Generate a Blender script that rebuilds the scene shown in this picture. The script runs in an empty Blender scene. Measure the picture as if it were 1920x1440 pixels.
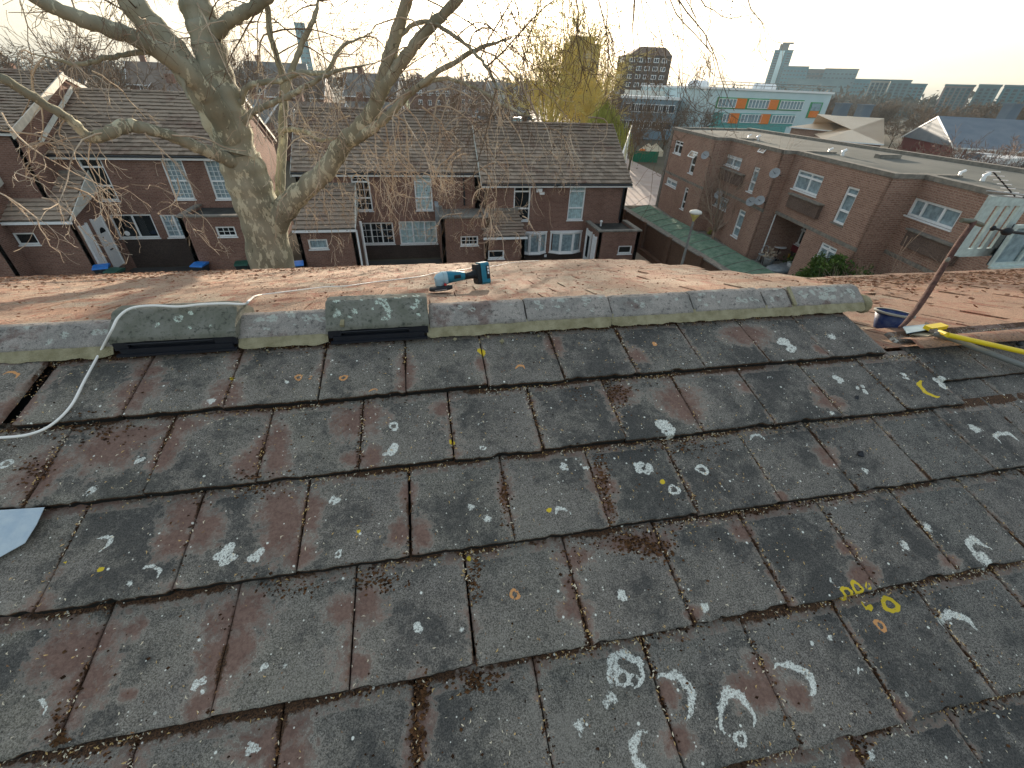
import bpy, math, random
import numpy as np
from mathutils import Vector, Matrix
random.seed(7); RNG = np.random.default_rng(11)
S = bpy.context.scene; COL = S.collection
D2R = math.pi/180
# ------------------------------------------------------------------ camera, sky, sun, exposure
CZ = 9.46
F_PX, TH, ROLL, PSI, PIT = 800.0, 35.2643*D2R, 2.409*D2R, -12.2346*D2R, 17.75*D2R
def cam_axes():
    f = np.array([0, math.cos(TH), -math.sin(TH)]); u0 = np.array([0, math.sin(TH), math.cos(TH)]); r0 = np.array([1., 0, 0])
    r = r0*math.cos(ROLL)+u0*math.sin(ROLL); u = -r0*math.sin(ROLL)+u0*math.cos(ROLL)
    c, s = math.cos(PSI), math.sin(PSI)
    rot = lambda v: np.array([v[0]*c-v[1]*s, v[0]*s+v[1]*c, v[2]])
    return rot(r), rot(u), rot(f)
CR, CU, CF = cam_axes()
cam = bpy.data.objects.new('camera', bpy.data.cameras.new('camera')); COL.objects.link(cam)
cam.matrix_world = Matrix(((CR[0], CU[0], -CF[0], 0), (CR[1], CU[1], -CF[1], 0), (CR[2], CU[2], -CF[2], CZ), (0, 0, 0, 1)))
cam.data.sensor_width = 36; cam.data.lens = F_PX*36/1920; cam.data.clip_start = .05; cam.data.clip_end = 6000
S.camera = cam
SUN_EL, SUN_AZ = 6.5*D2R, 12.5*D2R
W = bpy.data.worlds.new('World'); S.world = W; W.use_nodes = True
nt = W.node_tree; nt.nodes.clear()
sky = nt.nodes.new('ShaderNodeTexSky'); sky.sky_type = 'NISHITA'; sky.sun_disc = False
sky.sun_elevation = SUN_EL; sky.sun_rotation = SUN_AZ; sky.altitude = 20; sky.air_density = 1.0; sky.dust_density = 4.0; sky.ozone_density = 1.0
bg = nt.nodes.new('ShaderNodeBackground'); bg.inputs[1].default_value = .15
wo = nt.nodes.new('ShaderNodeOutputWorld')
hs = nt.nodes.new('ShaderNodeHueSaturation'); hs.inputs['Saturation'].default_value = .8; nt.links.new(sky.outputs[0], hs.inputs['Color']); gm = nt.nodes.new('ShaderNodeGamma'); gm.inputs['Gamma'].default_value = .60; nt.links.new(hs.outputs[0], gm.inputs[0]); nt.links.new(gm.outputs[0], bg.inputs[0]); nt.links.new(bg.outputs[0], wo.inputs[0])
sl = bpy.data.lights.new('sun', 'SUN'); sl.energy = 3.4; sl.angle = .5*D2R; sl.color = (1, .84, .66)
so = bpy.data.objects.new('sun', sl); COL.objects.link(so)
sd = Vector((math.sin(SUN_AZ)*math.cos(SUN_EL), math.cos(SUN_AZ)*math.cos(SUN_EL), math.sin(SUN_EL)))
so.rotation_euler = sd.to_track_quat('Z', 'Y').to_euler(); so.location = (0, 30, 60)
S.view_settings.view_transform = 'Standard'; S.view_settings.look = 'None'; S.view_settings.gamma = 1
S.view_settings.exposure = 2.05
S.render.engine = 'CYCLES'; S.cycles.use_denoising = True
S.cycles.max_bounces = 6; S.cycles.transparent_max_bounces = 12; S.cycles.volume_bounces = 1
S.cycles.sample_clamp_indirect = 6
# ------------------------------------------------------------------ measuring helpers: a sight line met with a surface of the place
def ray(x, y): return CF + CR*(x-960)/F_PX + CU*(720-y)/F_PX
def atz(x, y, z):
    d = ray(x, y); return d*((z-CZ)/d[2]) + np.array([0, 0, CZ])
def aty(x, y, Y):
    d = ray(x, y); return d*(Y/d[1]) + np.array([0, 0, CZ])
def atx(x, y, X):
    d = ray(x, y); return d*(X/d[0]) + np.array([0, 0, CZ])
def pxm(P): return F_PX/np.dot(np.asarray(P)-[0, 0, CZ], CF)      # photo pixels per metre there
# ------------------------------------------------------------------ mesh collector
class MB:
    def __init__(s): s.V = []; s.Fa = []; s.M = []; s.n = 0
    def add(s, V, F, m=0):
        V = np.asarray(V, float).reshape(-1, 3); F = np.asarray(F, int)
        s.V.append(V); s.Fa.append(F+s.n); s.M.append(m); s.n += len(V); return s
    def obox(s, P, A, B, C, m=0):
        P, A, B, C = [np.asarray(q, float) for q in (P, A, B, C)]
        V = [P, P+A, P+A+B, P+B, P+C, P+A+C, P+A+B+C, P+B+C]
        F = [[0, 3, 2, 1], [4, 5, 6, 7], [0, 1, 5, 4], [1, 2, 6, 5], [2, 3, 7, 6], [3, 0, 4, 7]]
        if np.dot(np.cross(A, B), C) < 0: F = [f[::-1] for f in F]
        return s.add(V, F, m)
    def box(s, x0, x1, y0, y1, z0, z1, m=0): return s.obox((x0, y0, z0), (x1-x0, 0, 0), (0, y1-y0, 0), (0, 0, z1-z0), m)
    def quad(s, a, b, c, d, m=0): return s.add([a, b, c, d], [[0, 1, 2, 3]], m)
    def prism(s, poly, E, m=0):                                    # planar polygon pushed along E
        P = np.asarray(poly, float); E = np.asarray(E, float); n = len(P)
        s.add(np.vstack([P, P+E]), [[i, (i+1) % n, n+(i+1) % n, n+i] for i in range(n)], m)
        for k, o in ((0, 1), (n, -1)):
            for i in range(1, n-1): s.add([P[0]+(E if k else 0), P[i]+(E if k else 0), P[i+1]+(E if k else 0)], [[0, 1, 2][::-1] if o > 0 else [0, 1, 2]], m)
        return s
    def tube(s, P, R, sides=6, m=0, cap=True):
        P = np.asarray(P, float); n = len(P); R = np.broadcast_to(np.asarray(R, float), (n,))
        T = np.gradient(P, axis=0); T /= np.linalg.norm(T, axis=1)[:, None]+1e-12
        ref = np.array([0, 0, 1.]) if abs(T[0][2]) < .9 else np.array([1., 0, 0])
        a = np.cross(T[0], ref); a /= np.linalg.norm(a); A = [a]
        for i in range(1, n):
            a = A[-1]-T[i]*np.dot(A[-1], T[i]); a /= np.linalg.norm(a)+1e-12; A.append(a)
        A = np.array(A); B = np.cross(T, A)
        th = np.arange(sides)*2*math.pi/sides
        V = P[:, None]+R[:, None, None]*(A[:, None]*np.cos(th)[None, :, None]+B[:, None]*np.sin(th)[None, :, None])
        i = np.arange(n-1)[:, None]*sides; j = np.arange(sides)[None]; k = (j+1) % sides
        F = np.stack([i+j, i+k, i+sides+k, i+sides+j], -1).reshape(-1, 4)
        s.add(V.reshape(-1, 3), F, m)
        if cap and sides > 3:
            s.add(np.vstack([V[0], P[:1]]), [[sides, (q+1) % sides, q] for q in range(sides)], m)
            s.add(np.vstack([V[-1], P[-1:]]), [[sides, q, (q+1) % sides] for q in range(sides)], m)
        return s
    def lathe(s, prof, C=(0, 0, 0), n=24, m=0):                      # prof: (r, z) from bottom to top
        prof = np.asarray(prof, float); th = np.arange(n)*2*math.pi/n; k = len(prof)
        V = np.stack([prof[:, None, 0]*np.cos(th), prof[:, None, 0]*np.sin(th), np.repeat(prof[:, 1:2], n, 1)], -1)+np.asarray(C, float)
        i = np.arange(k-1)[:, None]*n; j = np.arange(n)[None]; q = (j+1) % n
        return s.add(V.reshape(-1, 3), np.stack([i+j, i+q, i+n+q, i+n+j], -1).reshape(-1, 4), m)
    def ball(s, C, r, n=10, m=0, sc=(1, 1, 1)):
        C = np.asarray(C, float); k = n//2+1
        ph = np.linspace(-math.pi/2, math.pi/2, k); th = np.arange(n)*2*math.pi/n
        V = np.stack([np.cos(ph)[:, None]*np.cos(th), np.cos(ph)[:, None]*np.sin(th), np.repeat(np.sin(ph)[:, None], n, 1)], -1)*r*np.asarray(sc)+C
        i = np.arange(k-1)[:, None]*n; j = np.arange(n)[None]; q = (j+1) % n
        return s.add(V.reshape(-1, 3), np.stack([i+j, i+q, i+n+q, i+n+j], -1).reshape(-1, 4), m)
    def mesh(s, name, mats, smooth=False):
        V = np.vstack(s.V) if s.V else np.zeros((0, 3))
        me = bpy.data.meshes.new(name); me.vertices.add(len(V)); me.vertices.foreach_set('co', V.astype(np.float32).ravel())
        li = np.concatenate([f.ravel() for f in s.Fa]); cnt = np.concatenate([np.full(len(f), f.shape[1]) for f in s.Fa])
        mi = np.concatenate([np.full(len(f), m) for f, m in zip(s.Fa, s.M)])
        me.loops.add(len(li)); me.loops.foreach_set('vertex_index', li.astype(np.int32))
        me.polygons.add(len(cnt)); st = np.concatenate([[0], np.cumsum(cnt)[:-1]])
        me.polygons.foreach_set('loop_start', st.astype(np.int32))
        try: me.polygons.foreach_set('loop_total', cnt.astype(np.int32))
        except Exception: pass
        me.polygons.foreach_set('material_index', mi.astype(np.int32))
        me.polygons.foreach_set('use_smooth', np.full(len(cnt), bool(smooth)))
        for m in (mats if isinstance(mats, (list, tuple)) else [mats]): me.materials.append(m)
        me.update(calc_edges=True); me.validate()
        return me
    def build(s, name, mats, parent=None, smooth=False, origin=None):
        """origin: world point of the object's own origin (the verts are given in world)"""
        if origin is None and parent is None and s.V:
            V = np.vstack(s.V); c = (V.min(0)+V.max(0))/2; origin = (c[0], c[1], V[:, 2].min())
        if origin is not None: s.V = [v-np.asarray(origin, float) for v in s.V]
        o = bpy.data.objects.new(name, s.mesh(name, mats, smooth)); COL.objects.link(o)
        wo_ = Vector(origin) if origin is not None else Vector((0, 0, 0))
        if parent is not None:
            o.parent = parent
            if origin is not None: o.matrix_parent_inverse = Matrix.Identity(4); o.location = wo_-wpos(parent)
            else: o.location = -wpos(parent)
        else: o.location = wo_
        return o
def wpos(o):
    p = Vector(o.location)
    while o.parent: o = o.parent; p += Vector(o.location)
    return p
def tag(o, label=None, cat=None, group=None, kind=None):
    for k, v in (('label', label), ('category', cat), ('group', group), ('kind', kind)):
        if v: o[k] = v
    return o
def empty(name, loc, label=None, cat=None, group=None):
    o = bpy.data.objects.new(name, None); COL.objects.link(o); o.location = tuple(float(q) for q in loc); o.empty_display_size = .2
    return tag(o, label, cat, group)
def inst(name, me, loc, parent=None, rot=None, scale=None):
    o = bpy.data.objects.new(name, me); COL.objects.link(o)
    if parent is not None: o.parent = parent; o.location = Vector([float(q) for q in loc])-wpos(parent)
    else: o.location = [float(q) for q in loc]
    if rot is not None: o.rotation_euler = rot
    if scale is not None: o.scale = scale if hasattr(scale, '__len__') else (scale,)*3
    return o
def copy_tree(o, parent=None):
    c = o.copy(); COL.objects.link(c)
    if parent is not None: c.parent = parent
    for ch in list(o.children): copy_tree(ch, c)
    return c
# ------------------------------------------------------------------ materials
class NG:
    def __init__(s, name, rough=.8, spec=.3, metal=0):
        s.m = bpy.data.materials.new(name); s.m.use_nodes = True; s.t = s.m.node_tree; s.t.nodes.clear()
        s.o = s.n('ShaderNodeOutputMaterial'); s.b = s.n('ShaderNodeBsdfPrincipled'); s.l(s.b.outputs[0], s.o.inputs[0])
        s.b.inputs['Roughness'].default_value = rough; s.b.inputs['Specular IOR Level'].default_value = spec; s.b.inputs['Metallic'].default_value = metal
    def n(s, t, **k):
        q = s.t.nodes.new(t)
        for a, b in k.items(): setattr(q, a, b)
        return q
    def l(s, a, b): s.t.links.new(a, b)
    def pos(s): return s.n('ShaderNodeNewGeometry').outputs['Position']
    def obj(s): return s.n('ShaderNodeTexCoord').outputs['Object']
    def attr(s, nm): return s.n('ShaderNodeAttribute', attribute_name=nm).outputs['Fac']
    def rnd(s): return s.n('ShaderNodeObjectInfo').outputs['Random']
    def noise(s, vec, scale, detail=4, rough=.55, dist=0):
        q = s.n('ShaderNodeTexNoise'); q.inputs['Scale'].default_value = scale; q.inputs['Detail'].default_value = detail
        q.inputs['Roughness'].default_value = rough; q.inputs['Distortion'].default_value = dist; s.l(vec, q.inputs['Vector']); return q.outputs['Fac']
    def vor(s, vec, scale, feat='F1'):
        q = s.n('ShaderNodeTexVoronoi', feature=feat); q.inputs['Scale'].default_value = scale; s.l(vec, q.inputs['Vector']); return q
    def map(s, vec, sc=(1, 1, 1), loc=(0, 0, 0), rot=(0, 0, 0)):
        q = s.n('ShaderNodeMapping'); q.inputs['Scale'].default_value = sc; q.inputs['Location'].default_value = loc; q.inputs['Rotation'].default_value = rot; s.l(vec, q.inputs['Vector']); return q.outputs[0]
    def ramp(s, f, a, b, v0=0., v1=1., smooth=True):
        q = s.n('ShaderNodeMapRange'); q.interpolation_type = 'SMOOTHSTEP' if smooth else 'LINEAR'
        for i, x in ((1, a), (2, b), (3, v0), (4, v1)): q.inputs[i].default_value = x
        s.l(f, q.inputs[0]); return q.outputs[0]
    def math(s, op, a, b=None):
        q = s.n('ShaderNodeMath', operation=op)
        for i, x in ((0, a), (1, b)):
            if x is None: continue
            if isinstance(x, (int, float)): q.inputs[i].default_value = x
            else: s.l(x, q.inputs[i])
        return q.outputs[0]
    def mix(s, f, a, b, blend='MIX'):
        q = s.n('ShaderNodeMix', data_type='RGBA', blend_type=blend); q.clamp_factor = True
        for i, x in ((0, f), (6, a), (7, b)):
            if isinstance(x, (int, float)): q.inputs[i].default_value = x
            elif isinstance(x, (tuple, list)): q.inputs[i].default_value = (*x, 1)
            else: s.l(x, q.inputs[i])
        return q.outputs[2]
    def col(s, c):
        if isinstance(c, (tuple, list)): s.b.inputs['Base Color'].default_value = (*c, 1)
        else: s.l(c, s.b.inputs['Base Color'])
        return s
    def bump(s, h, strength=.5, dist=.01, prev=None):
        q = s.n('ShaderNodeBump'); q.inputs['Strength'].default_value = strength; q.inputs['Distance'].default_value = dist; s.l(h, q.inputs['Height'])
        if prev is not None: s.l(prev, q.inputs['Normal'])
        s.l(q.outputs[0], s.b.inputs['Normal']); return q.outputs[0]
def plain(name, c, rough=.6, spec=.3, metal=0, var=.12, scale=8, c2=None, bump=0, bscale=40):
    g = NG(name, rough, spec, metal); p = g.obj(); f = g.ramp(g.noise(p, scale, 5), .3, .7)
    g.col(g.mix(f, tuple(x*(1-var) for x in c) if c2 is None else c, tuple(min(1, x*(1+var)) for x in c) if c2 is None else c2))
    if bump: g.bump(g.noise(p, bscale, 4), bump, .01)
    return g.m
def mat_brick(name, a, b, mortar, var=1.0, scale=1.0, dirt=.5):
    g = NG(name, .9, .15); p = g.pos(); sx = g.n('ShaderNodeSeparateXYZ'); g.l(p, sx.inputs[0])
    cb = g.n('ShaderNodeCombineXYZ'); g.l(g.math('ADD', sx.outputs[0], sx.outputs[1]), cb.inputs[0]); g.l(sx.outputs[2], cb.inputs[1])
    br = g.n('ShaderNodeTexBrick'); g.l(cb.outputs[0], br.inputs['Vector']); br.inputs['Color1'].default_value = (*a, 1); br.inputs['Color2'].default_value = (*b, 1); br.inputs['Mortar'].default_value = (*mortar, 1)
    br.inputs['Scale'].default_value = scale; br.inputs['Brick Width'].default_value = .225; br.inputs['Row Height'].default_value = .075; br.inputs['Mortar Size'].default_value = .012; br.inputs['Mortar Smooth'].default_value = .2; br.inputs['Bias'].default_value = -.1
    n1 = g.ramp(g.noise(cb.outputs[0], .9, 6, .65), .35, .7); n2 = g.noise(g.map(cb.outputs[0], (4, 13, 1)), 3, 2)
    c = g.mix(g.math('MULTIPLY', n1, dirt), br.outputs[0], tuple(x*.45 for x in a))
    c = g.mix(g.ramp(n2, .45, .75), c, tuple(min(1, x*1.7) for x in b), 'MIX') if var > 1 else c
    g.col(g.mix(.35, c, g.mix(g.ramp(n2, .3, .7), tuple(x*.55 for x in a), tuple(x*1.5 for x in b))))
    g.bump(br.outputs['Fac'], -.35, .01); return g.m
M = {}
# weathered grey tile of the near slope
def near_tile_mat():
    g = NG('weathered_dark_tile', .88, .25); p = g.pos()
    red, wl, yl, moss_shade = [g.attr(k) for k in ('red', 'wl', 'yl', 'moss')]  # the moss attribute also carries the painted shade of the nose faces
    n_f = g.noise(p, 420, 3, .6); n_m = g.noise(p, 70, 6, .65); n_l = g.noise(p, 5.5, 5, .6, .6); n_c = g.noise(p, 22, 6, .7)
    sx = g.n('ShaderNodeSeparateXYZ'); g.l(p, sx.inputs[0])
    side = g.ramp(sx.outputs[0], -1.6, 2.0, smooth=False)
    base = g.mix(side, (.250, .226, .165), (.058, .064, .062))
    base = g.mix(g.ramp(n_l, .36, .66, 0, .8), base, g.mix(side, (.175, .155, .130), (.080, .075, .070)))
    base = g.mix(g.ramp(n_c, .54, .74), base, g.mix(side, (.30, .28, .24), (.17, .165, .15)))
    base = g.mix(g.ramp(g.noise(g.map(p, (1, 1, 1), (3.1, 7.7, 0)), 14, 5, .7), .56, .70, 0, .5), base, (.050, .053, .051))
    base = g.mix(g.math('MULTIPLY', g.rnd(), .35), base, (.20, .168, .145))
    gr_ = g.noise(p, 260, 3, .8)
    base = g.mix(g.ramp(gr_, .36, .64), g.mix(.62, base, (.015, .015, .015)), g.mix(.36, base, (.48, .455, .40)))
    base = g.mix(g.ramp(g.noise(p, 520, 2, .6), .62, .70, 0, .6), base, (.40, .385, .35))
    base = g.mix(g.ramp(g.noise(p, 300, 2, .6), .64, .70, 0, .7), base, (.02, .02, .02))
    dk = g.math('ADD', g.math('MULTIPLY', g.noise(p, 2.6, 4, .6), .45), g.math('ADD', g.math('MULTIPLY', g.noise(g.map(p, (1, 1, 1), (9, 2, 0)), 11, 5, .7, .5), .35), g.math('MULTIPLY', g.noise(p, 48, 4, .7), .20)))
    base = g.mix(g.ramp(dk, .42, .55, .70, 0), base, (.030, .033, .034)); base = g.mix(g.ramp(dk, .52, .66, 0, .5), base, (.24, .225, .195))
    # lime-pale rims and iron-red scabs round the joints
    f = g.math('ADD', g.math('ADD', red, .10), g.math('MULTIPLY', g.math('ADD', g.math('MULTIPLY', g.math('SUBTRACT', g.noise(p, 16, 6, .72, .6), .5), 2.2), g.math('MULTIPLY', g.math('SUBTRACT', g.noise(p, 75, 5, .75), .5), 2.0)), 1.0))
    rim = g.ramp(f, -.22, -.04); inner = g.ramp(f, .03, .13); core = g.ramp(f, .34, .50)
    base = g.mix(g.math('MULTIPLY', rim, .38), base, (.36, .32, .265))
    pk = g.mix(g.ramp(n_c, .4, .62), (.29, .215, .175), (.18, .128, .105))
    pk = g.mix(g.ramp(gr_, .4, .62, 0, .55), pk, (.06, .035, .028))
    base = g.mix(g.math('MULTIPLY', inner, .78), base, pk)
    cr = g.mix(g.ramp(g.noise(p, 120, 4), .35, .65), (.12, .058, .043), (.20, .11, .083))
    base = g.mix(g.math('MULTIPLY', core, .58), base, cr)
    # moss and dirt
    fm = g.ramp(g.math('ADD', moss_shade, g.math('MULTIPLY', g.math('SUBTRACT', n_m, .5), 1.1)), .32, .52)
    base = g.mix(fm, base, g.mix(g.ramp(gr_, .35, .65), (.018, .013, .010), (.12, .062, .032)))
    # crustose lichens
    nz = g.noise(p, 130, 6, .8); nz2 = g.noise(p, 42, 4, .65)
    fw = g.math('ADD', wl, g.math('MULTIPLY', g.math('SUBTRACT', nz, .5), 2.3)); fw = g.math('ADD', fw, g.math('MULTIPLY', g.math('SUBTRACT', nz2, .5), 1.5))
    base = g.mix(g.ramp(moss_shade, 1.6, 1.9), base, (.013, .013, .012))  # tile nose faces: black shadow line painted into the colour
    lw = g.math('MULTIPLY', g.ramp(fw, .10, .34), g.ramp(g.noise(p, 190, 5, .75), .38, .50, .12, 1))
    fy = g.ramp(g.math('ADD', yl, g.math('MULTIPLY', g.math('SUBTRACT', nz, .5), .8)), .15, .25)
    fo = g.ramp(g.math('ADD', g.attr('ol'), g.math('MULTIPLY', g.math('SUBTRACT', nz, .5), .8)), .15, .25)
    base = g.mix(lw, base, g.mix(g.ramp(n_f, .3, .7), (.46, .48, .43), (.90, .93, .86)))
    base = g.mix(fy, base, (.62, .46, .035)); base = g.mix(fo, base, (.60, .30, .12))
    # scattered pinhead lichens
    v = g.vor(p, 24); v2 = g.vor(g.map(p, (1, 1, 1), (5.3, 1.7, .4)), 60)
    rs = g.n('ShaderNodeSeparateColor'); g.l(v.outputs['Color'], rs.inputs[0]); rs2 = g.n('ShaderNodeSeparateColor'); g.l(v2.outputs['Color'], rs2.inputs[0])
    s1 = g.math('MULTIPLY', g.ramp(g.math('ADD', v.outputs['Distance'], g.math('MULTIPLY', g.math('SUBTRACT', nz, .5), .12)), .075, .10, 1, 0), g.ramp(rs.outputs[0], .70, .72))
    s2 = g.math('MULTIPLY', g.ramp(v2.outputs['Distance'], .10, .15, 1, 0), g.ramp(rs2.outputs[0], .78, .80))
    base = g.mix(g.math('MULTIPLY', s1, .9), base, (.80, .82, .74)); base = g.mix(g.math('MULTIPLY', s2, .9), base, (.74, .74, .66))
    g.col(base)
    h = g.math('ADD', g.math('MULTIPLY', n_f, .45), g.math('ADD', g.math('MULTIPLY', n_m, .8), g.math('MULTIPLY', lw, .5)))
    g.bump(h, .55, .0035); return g.m
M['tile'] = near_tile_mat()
def warm_tile_mat():
    g = NG('sandy_warm_tile', .85, .3); p = g.pos()
    n = g.noise(p, 3.2, 6, .65, .4); n2 = g.noise(g.map(p, (1, .35, 1)), 9, 6, .7); n3 = g.noise(p, 120, 4, .6)
    c = g.mix(g.ramp(n, .35, .65), (.48, .35, .26), (.43, .365, .27))
    c = g.mix(g.math('MULTIPLY', g.rnd(), .75), c, (.42, .22, .135))
    c = g.mix(g.ramp(n2, .52, .62, 0, .85), c, (.33, .125, .075)); c = g.mix(g.ramp(g.noise(p, 26, 5, .7), .60, .70, 0, .7), c, (.42, .36, .27))
    c = g.mix(g.ramp(n3, .3, .7, 0, .5), c, (.12, .085, .06)); c = g.mix(g.ramp(g.noise(p, 55, 4, .7), .58, .64, 0, .7), c, (.10, .07, .05)); g.col(c); g.bump(g.math('ADD', n3, g.noise(p, 30, 4, .7)), .9, .008); return g.m
M['warm'] = warm_tile_mat()
def ridge_mat():
    g = NG('ridge_concrete', .9, .2); p = g.pos()
    n = g.noise(p, 9, 6, .7, .3); n2 = g.noise(p, 60, 5, .7); n3 = g.noise(p, 300, 3)
    wl = g.attr('wl')
    c = g.mix(g.ramp(n, .35, .65), (.42, .385, .345), (.29, .275, .25)); c = g.mix(g.ramp(g.noise(p, 6, 5, .65), .56, .66, 0, .7), c, (.16, .095, .08))
    c = g.mix(g.ramp(n2, .52, .68, 0, .7), c, (.045, .046, .044)); c = g.mix(g.ramp(g.noise(p, 45, 5, .75), .63, .68, 0, .5), c, (.42, .42, .37))
    lw = g.math('MULTIPLY', g.ramp(g.math('ADD', wl, g.math('MULTIPLY', g.math('SUBTRACT', g.noise(p, 130, 5, .8), .5), 2.4)), .42, .62), g.ramp(n3, .38, .52, .1, .8))
    c = g.mix(lw, c, (.62, .68, .60)); c = g.mix(g.ramp(n3, .3, .7, 0, .4), c, (.03, .03, .03))
    g.col(c); g.bump(g.math('ADD', n2, g.math('MULTIPLY', n3, .4)), .7, .006); return g.m
M['ridge'] = ridge_mat()
def vent_mat():
    g = NG('mossy_vent_ridge', .85, .25); p = g.pos(); wl = g.attr('wl'); n2 = g.noise(p, 60, 5, .7)
    c = g.mix(g.ramp(g.noise(p, 14, 6, .7), .35, .65), (.14, .145, .115), (.20, .20, .17)); c = g.mix(g.ramp(n2, .5, .68, 0, .7), c, (.026, .030, .024))
    lw = g.math('MULTIPLY', g.ramp(g.math('ADD', wl, g.math('MULTIPLY', g.math('SUBTRACT', g.noise(p, 90, 6, .85), .5), 3.2)), .40, .62), g.ramp(g.noise(p, 260, 3), .38, .52, .1, .85))
    c = g.mix(lw, c, (.60, .70, .60)); g.col(c); g.bump(n2, .7, .005); return g.m
M['vent'] = vent_mat()
M['mortar'] = plain('olive_mortar', (.25, .225, .135), .95, .1, c2=(.37, .335, .22), scale=25, bump=.8, bscale=160)
M['plastic_black'] = plain('black_plastic', (.012, .014, .02), .45, .4)
M['membrane'] = plain('roof_underlay', (.01, .01, .01), .9)
M['houseroof'] = None
def houseroof():
    g = NG('brown_concrete_tile', .9, .15); p = g.pos(); n = g.noise(p, .7, 6, .65); n2 = g.noise(p, 14, 4, .7)
    c = g.mix(g.rnd(), (.21, .162, .124), (.36, .285, .22)); c = g.mix(g.ramp(n, .5, .7, 0, .6), c, (.15, .065, .05)); c = g.mix(g.ramp(n2, .5, .75, 0, .5), c, (.36, .34, .27))
    c = g.mix(g.ramp(g.noise(p, 2.2, 5, .7), .52, .7, 0, .45), c, (.12, .115, .09)); g.col(c); g.bump(n2, .4, .01); return g.m
M['houseroof'] = houseroof()
M['brick'] = mat_brick('dark_red_brick', (.140, .070, .052), (.265, .140, .105), (.28, .23, .19))
M['brick2'] = mat_brick('brown_brick', (.235, .130, .095), (.38, .235, .175), (.40, .32, .26), dirt=.35)
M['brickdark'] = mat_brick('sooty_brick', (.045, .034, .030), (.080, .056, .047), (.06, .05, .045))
M['apron'] = mat_brick('weathered_apron_brick', (.12, .085, .068), (.19, .13, .105), (.15, .12, .10))
M['brickwall'] = mat_brick('boundary_brick', (.105, .058, .038), (.15, .085, .055), (.11, .085, .06), dirt=.3)
M['white'] = plain('white_upvc', (.82, .84, .84), .35, .4, var=.04)
M['offwhite'] = plain('weathered_white_paint', (.62, .62, .56), .7, .2, var=.12, scale=3)
M['fasciadark'] = plain('dark_gutter', (.02, .022, .026), .5, .4)
M['curtain'] = plain('net_curtain', (.58, .68, .70), .9, .1, var=.2, scale=6)
M['curtaingrey'] = plain('grey_curtain', (.40, .46, .50), .9, .1, var=.25, scale=5)
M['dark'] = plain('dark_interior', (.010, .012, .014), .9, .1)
M['flatroof'] = plain('grey_roof_felt', (.105, .115, .105), .9, .1, c2=(.15, .155, .14), scale=.6, bump=.3, bscale=8)
M['felt'] = plain('black_roof_felt', (.028, .030, .028), .8, .3, c2=(.05, .05, .045), scale=3)
M['coping'] = plain('stone_coping', (.17, .16, .14), .9, .1, c2=(.27, .25, .215), scale=6)
M['asphalt'] = plain('asphalt', (.05, .05, .05), .9, .2, c2=(.075, .073, .07), scale=.7)
M['ground'] = plain('ground_earth', (.075, .068, .05), .95, .1, c2=(.12, .105, .075), scale=.05)
M['grass'] = plain('mown_grass', (.055, .12, .022), .95, .1, c2=(.085, .16, .03), scale=2)
M['paving'] = plain('beige_paving', (.33, .27, .20), .9, .1, c2=(.26, .22, .17), scale=2)
def turf():
    g = NG('artificial_turf', .9, .1); p = g.pos(); g.col(g.mix(g.ramp(g.noise(p, 3, 6, .7), .35, .65), (.11, .19, .13), (.19, .28, .21)))
    g.bump(g.noise(p, 90, 3), .6, .02); return g.m
M['turf'] = turf()
def glass():
    g = NG('window_glass', .04, .6); g.t.nodes.remove(g.b)
    tr = g.n('ShaderNodeBsdfTransparent'); tr.inputs[0].default_value = (.82, .88, .88, 1); gl = g.n('ShaderNodeBsdfGlossy'); gl.inputs['Roughness'].default_value = .03; gl.inputs[0].default_value = (.9, .95, 1, 1)
    lw = g.n('ShaderNodeLayerWeight'); lw.inputs[0].default_value = .5; mx = g.n('ShaderNodeMixShader'); g.l(g.math('ADD', g.math('MULTIPLY', g.math('POWER', lw.outputs['Facing'], 4.), .6), .06), mx.inputs[0]); g.l(tr.outputs[0], mx.inputs[1]); g.l(gl.outputs[0], mx.inputs[2]); g.l(mx.outputs[0], g.o.inputs[0]); return g.m
M['glass'] = glass()
def bark():
    g = NG('plane_tree_bark', .9, .15); p = g.pos(); q = g.map(p, (1, 1, .45))
    v = g.noise(q, 3.6, 5, .62, .8); v2 = g.noise(q, 11, 5, .6, .5); pt = g.math('ADD', g.math('MULTIPLY', v, .6), g.math('MULTIPLY', v2, .4))
    sx = g.n('ShaderNodeSeparateXYZ'); g.l(p, sx.inputs[0]); hi = g.ramp(sx.outputs[2], 8.2, 10.5, .0, .07)
    c = g.mix(g.ramp(g.noise(q, 2, 5), .35, .65), (.21, .205, .15), (.32, .31, .235))
    c = g.mix(g.ramp(g.math('SUBTRACT', pt, hi), .525, .55, 0, .9), c, (.52, .51, .38)); c = g.mix(g.ramp(v2, .62, .68, 0, .7), c, (.055, .05, .035))
    g.col(c); g.bump(g.noise(q, 30, 5, .7), .5, .02); return g.m
M['bark'] = bark()
M['twig'] = plain('pale_twig', (.30, .235, .17), .85, .2, c2=(.60, .51, .39), scale=1.5)
M['twigdark'] = plain('brown_twig', (.13, .09, .062), .9, .1, c2=(.20, .145, .10), scale=.5)
M['seedball'] = plain('seed_ball', (.10, .07, .04), .9)
M['barkdark'] = plain('dark_bark', (.075, .062, .045), .95, .1, c2=(.12, .10, .07), scale=2)
M['willow'] = plain('spring_willow', (.26, .27, .05), .8, .2, c2=(.38, .38, .09), scale=1)
M['goldtwig'] = plain('golden_twig', (.48, .40, .13), .8, .2, c2=(.62, .53, .20), scale=1)
M['leaf'] = plain('dry_leaf', (.20, .105, .055), .8, .2, c2=(.34, .20, .12), scale=3)
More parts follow.
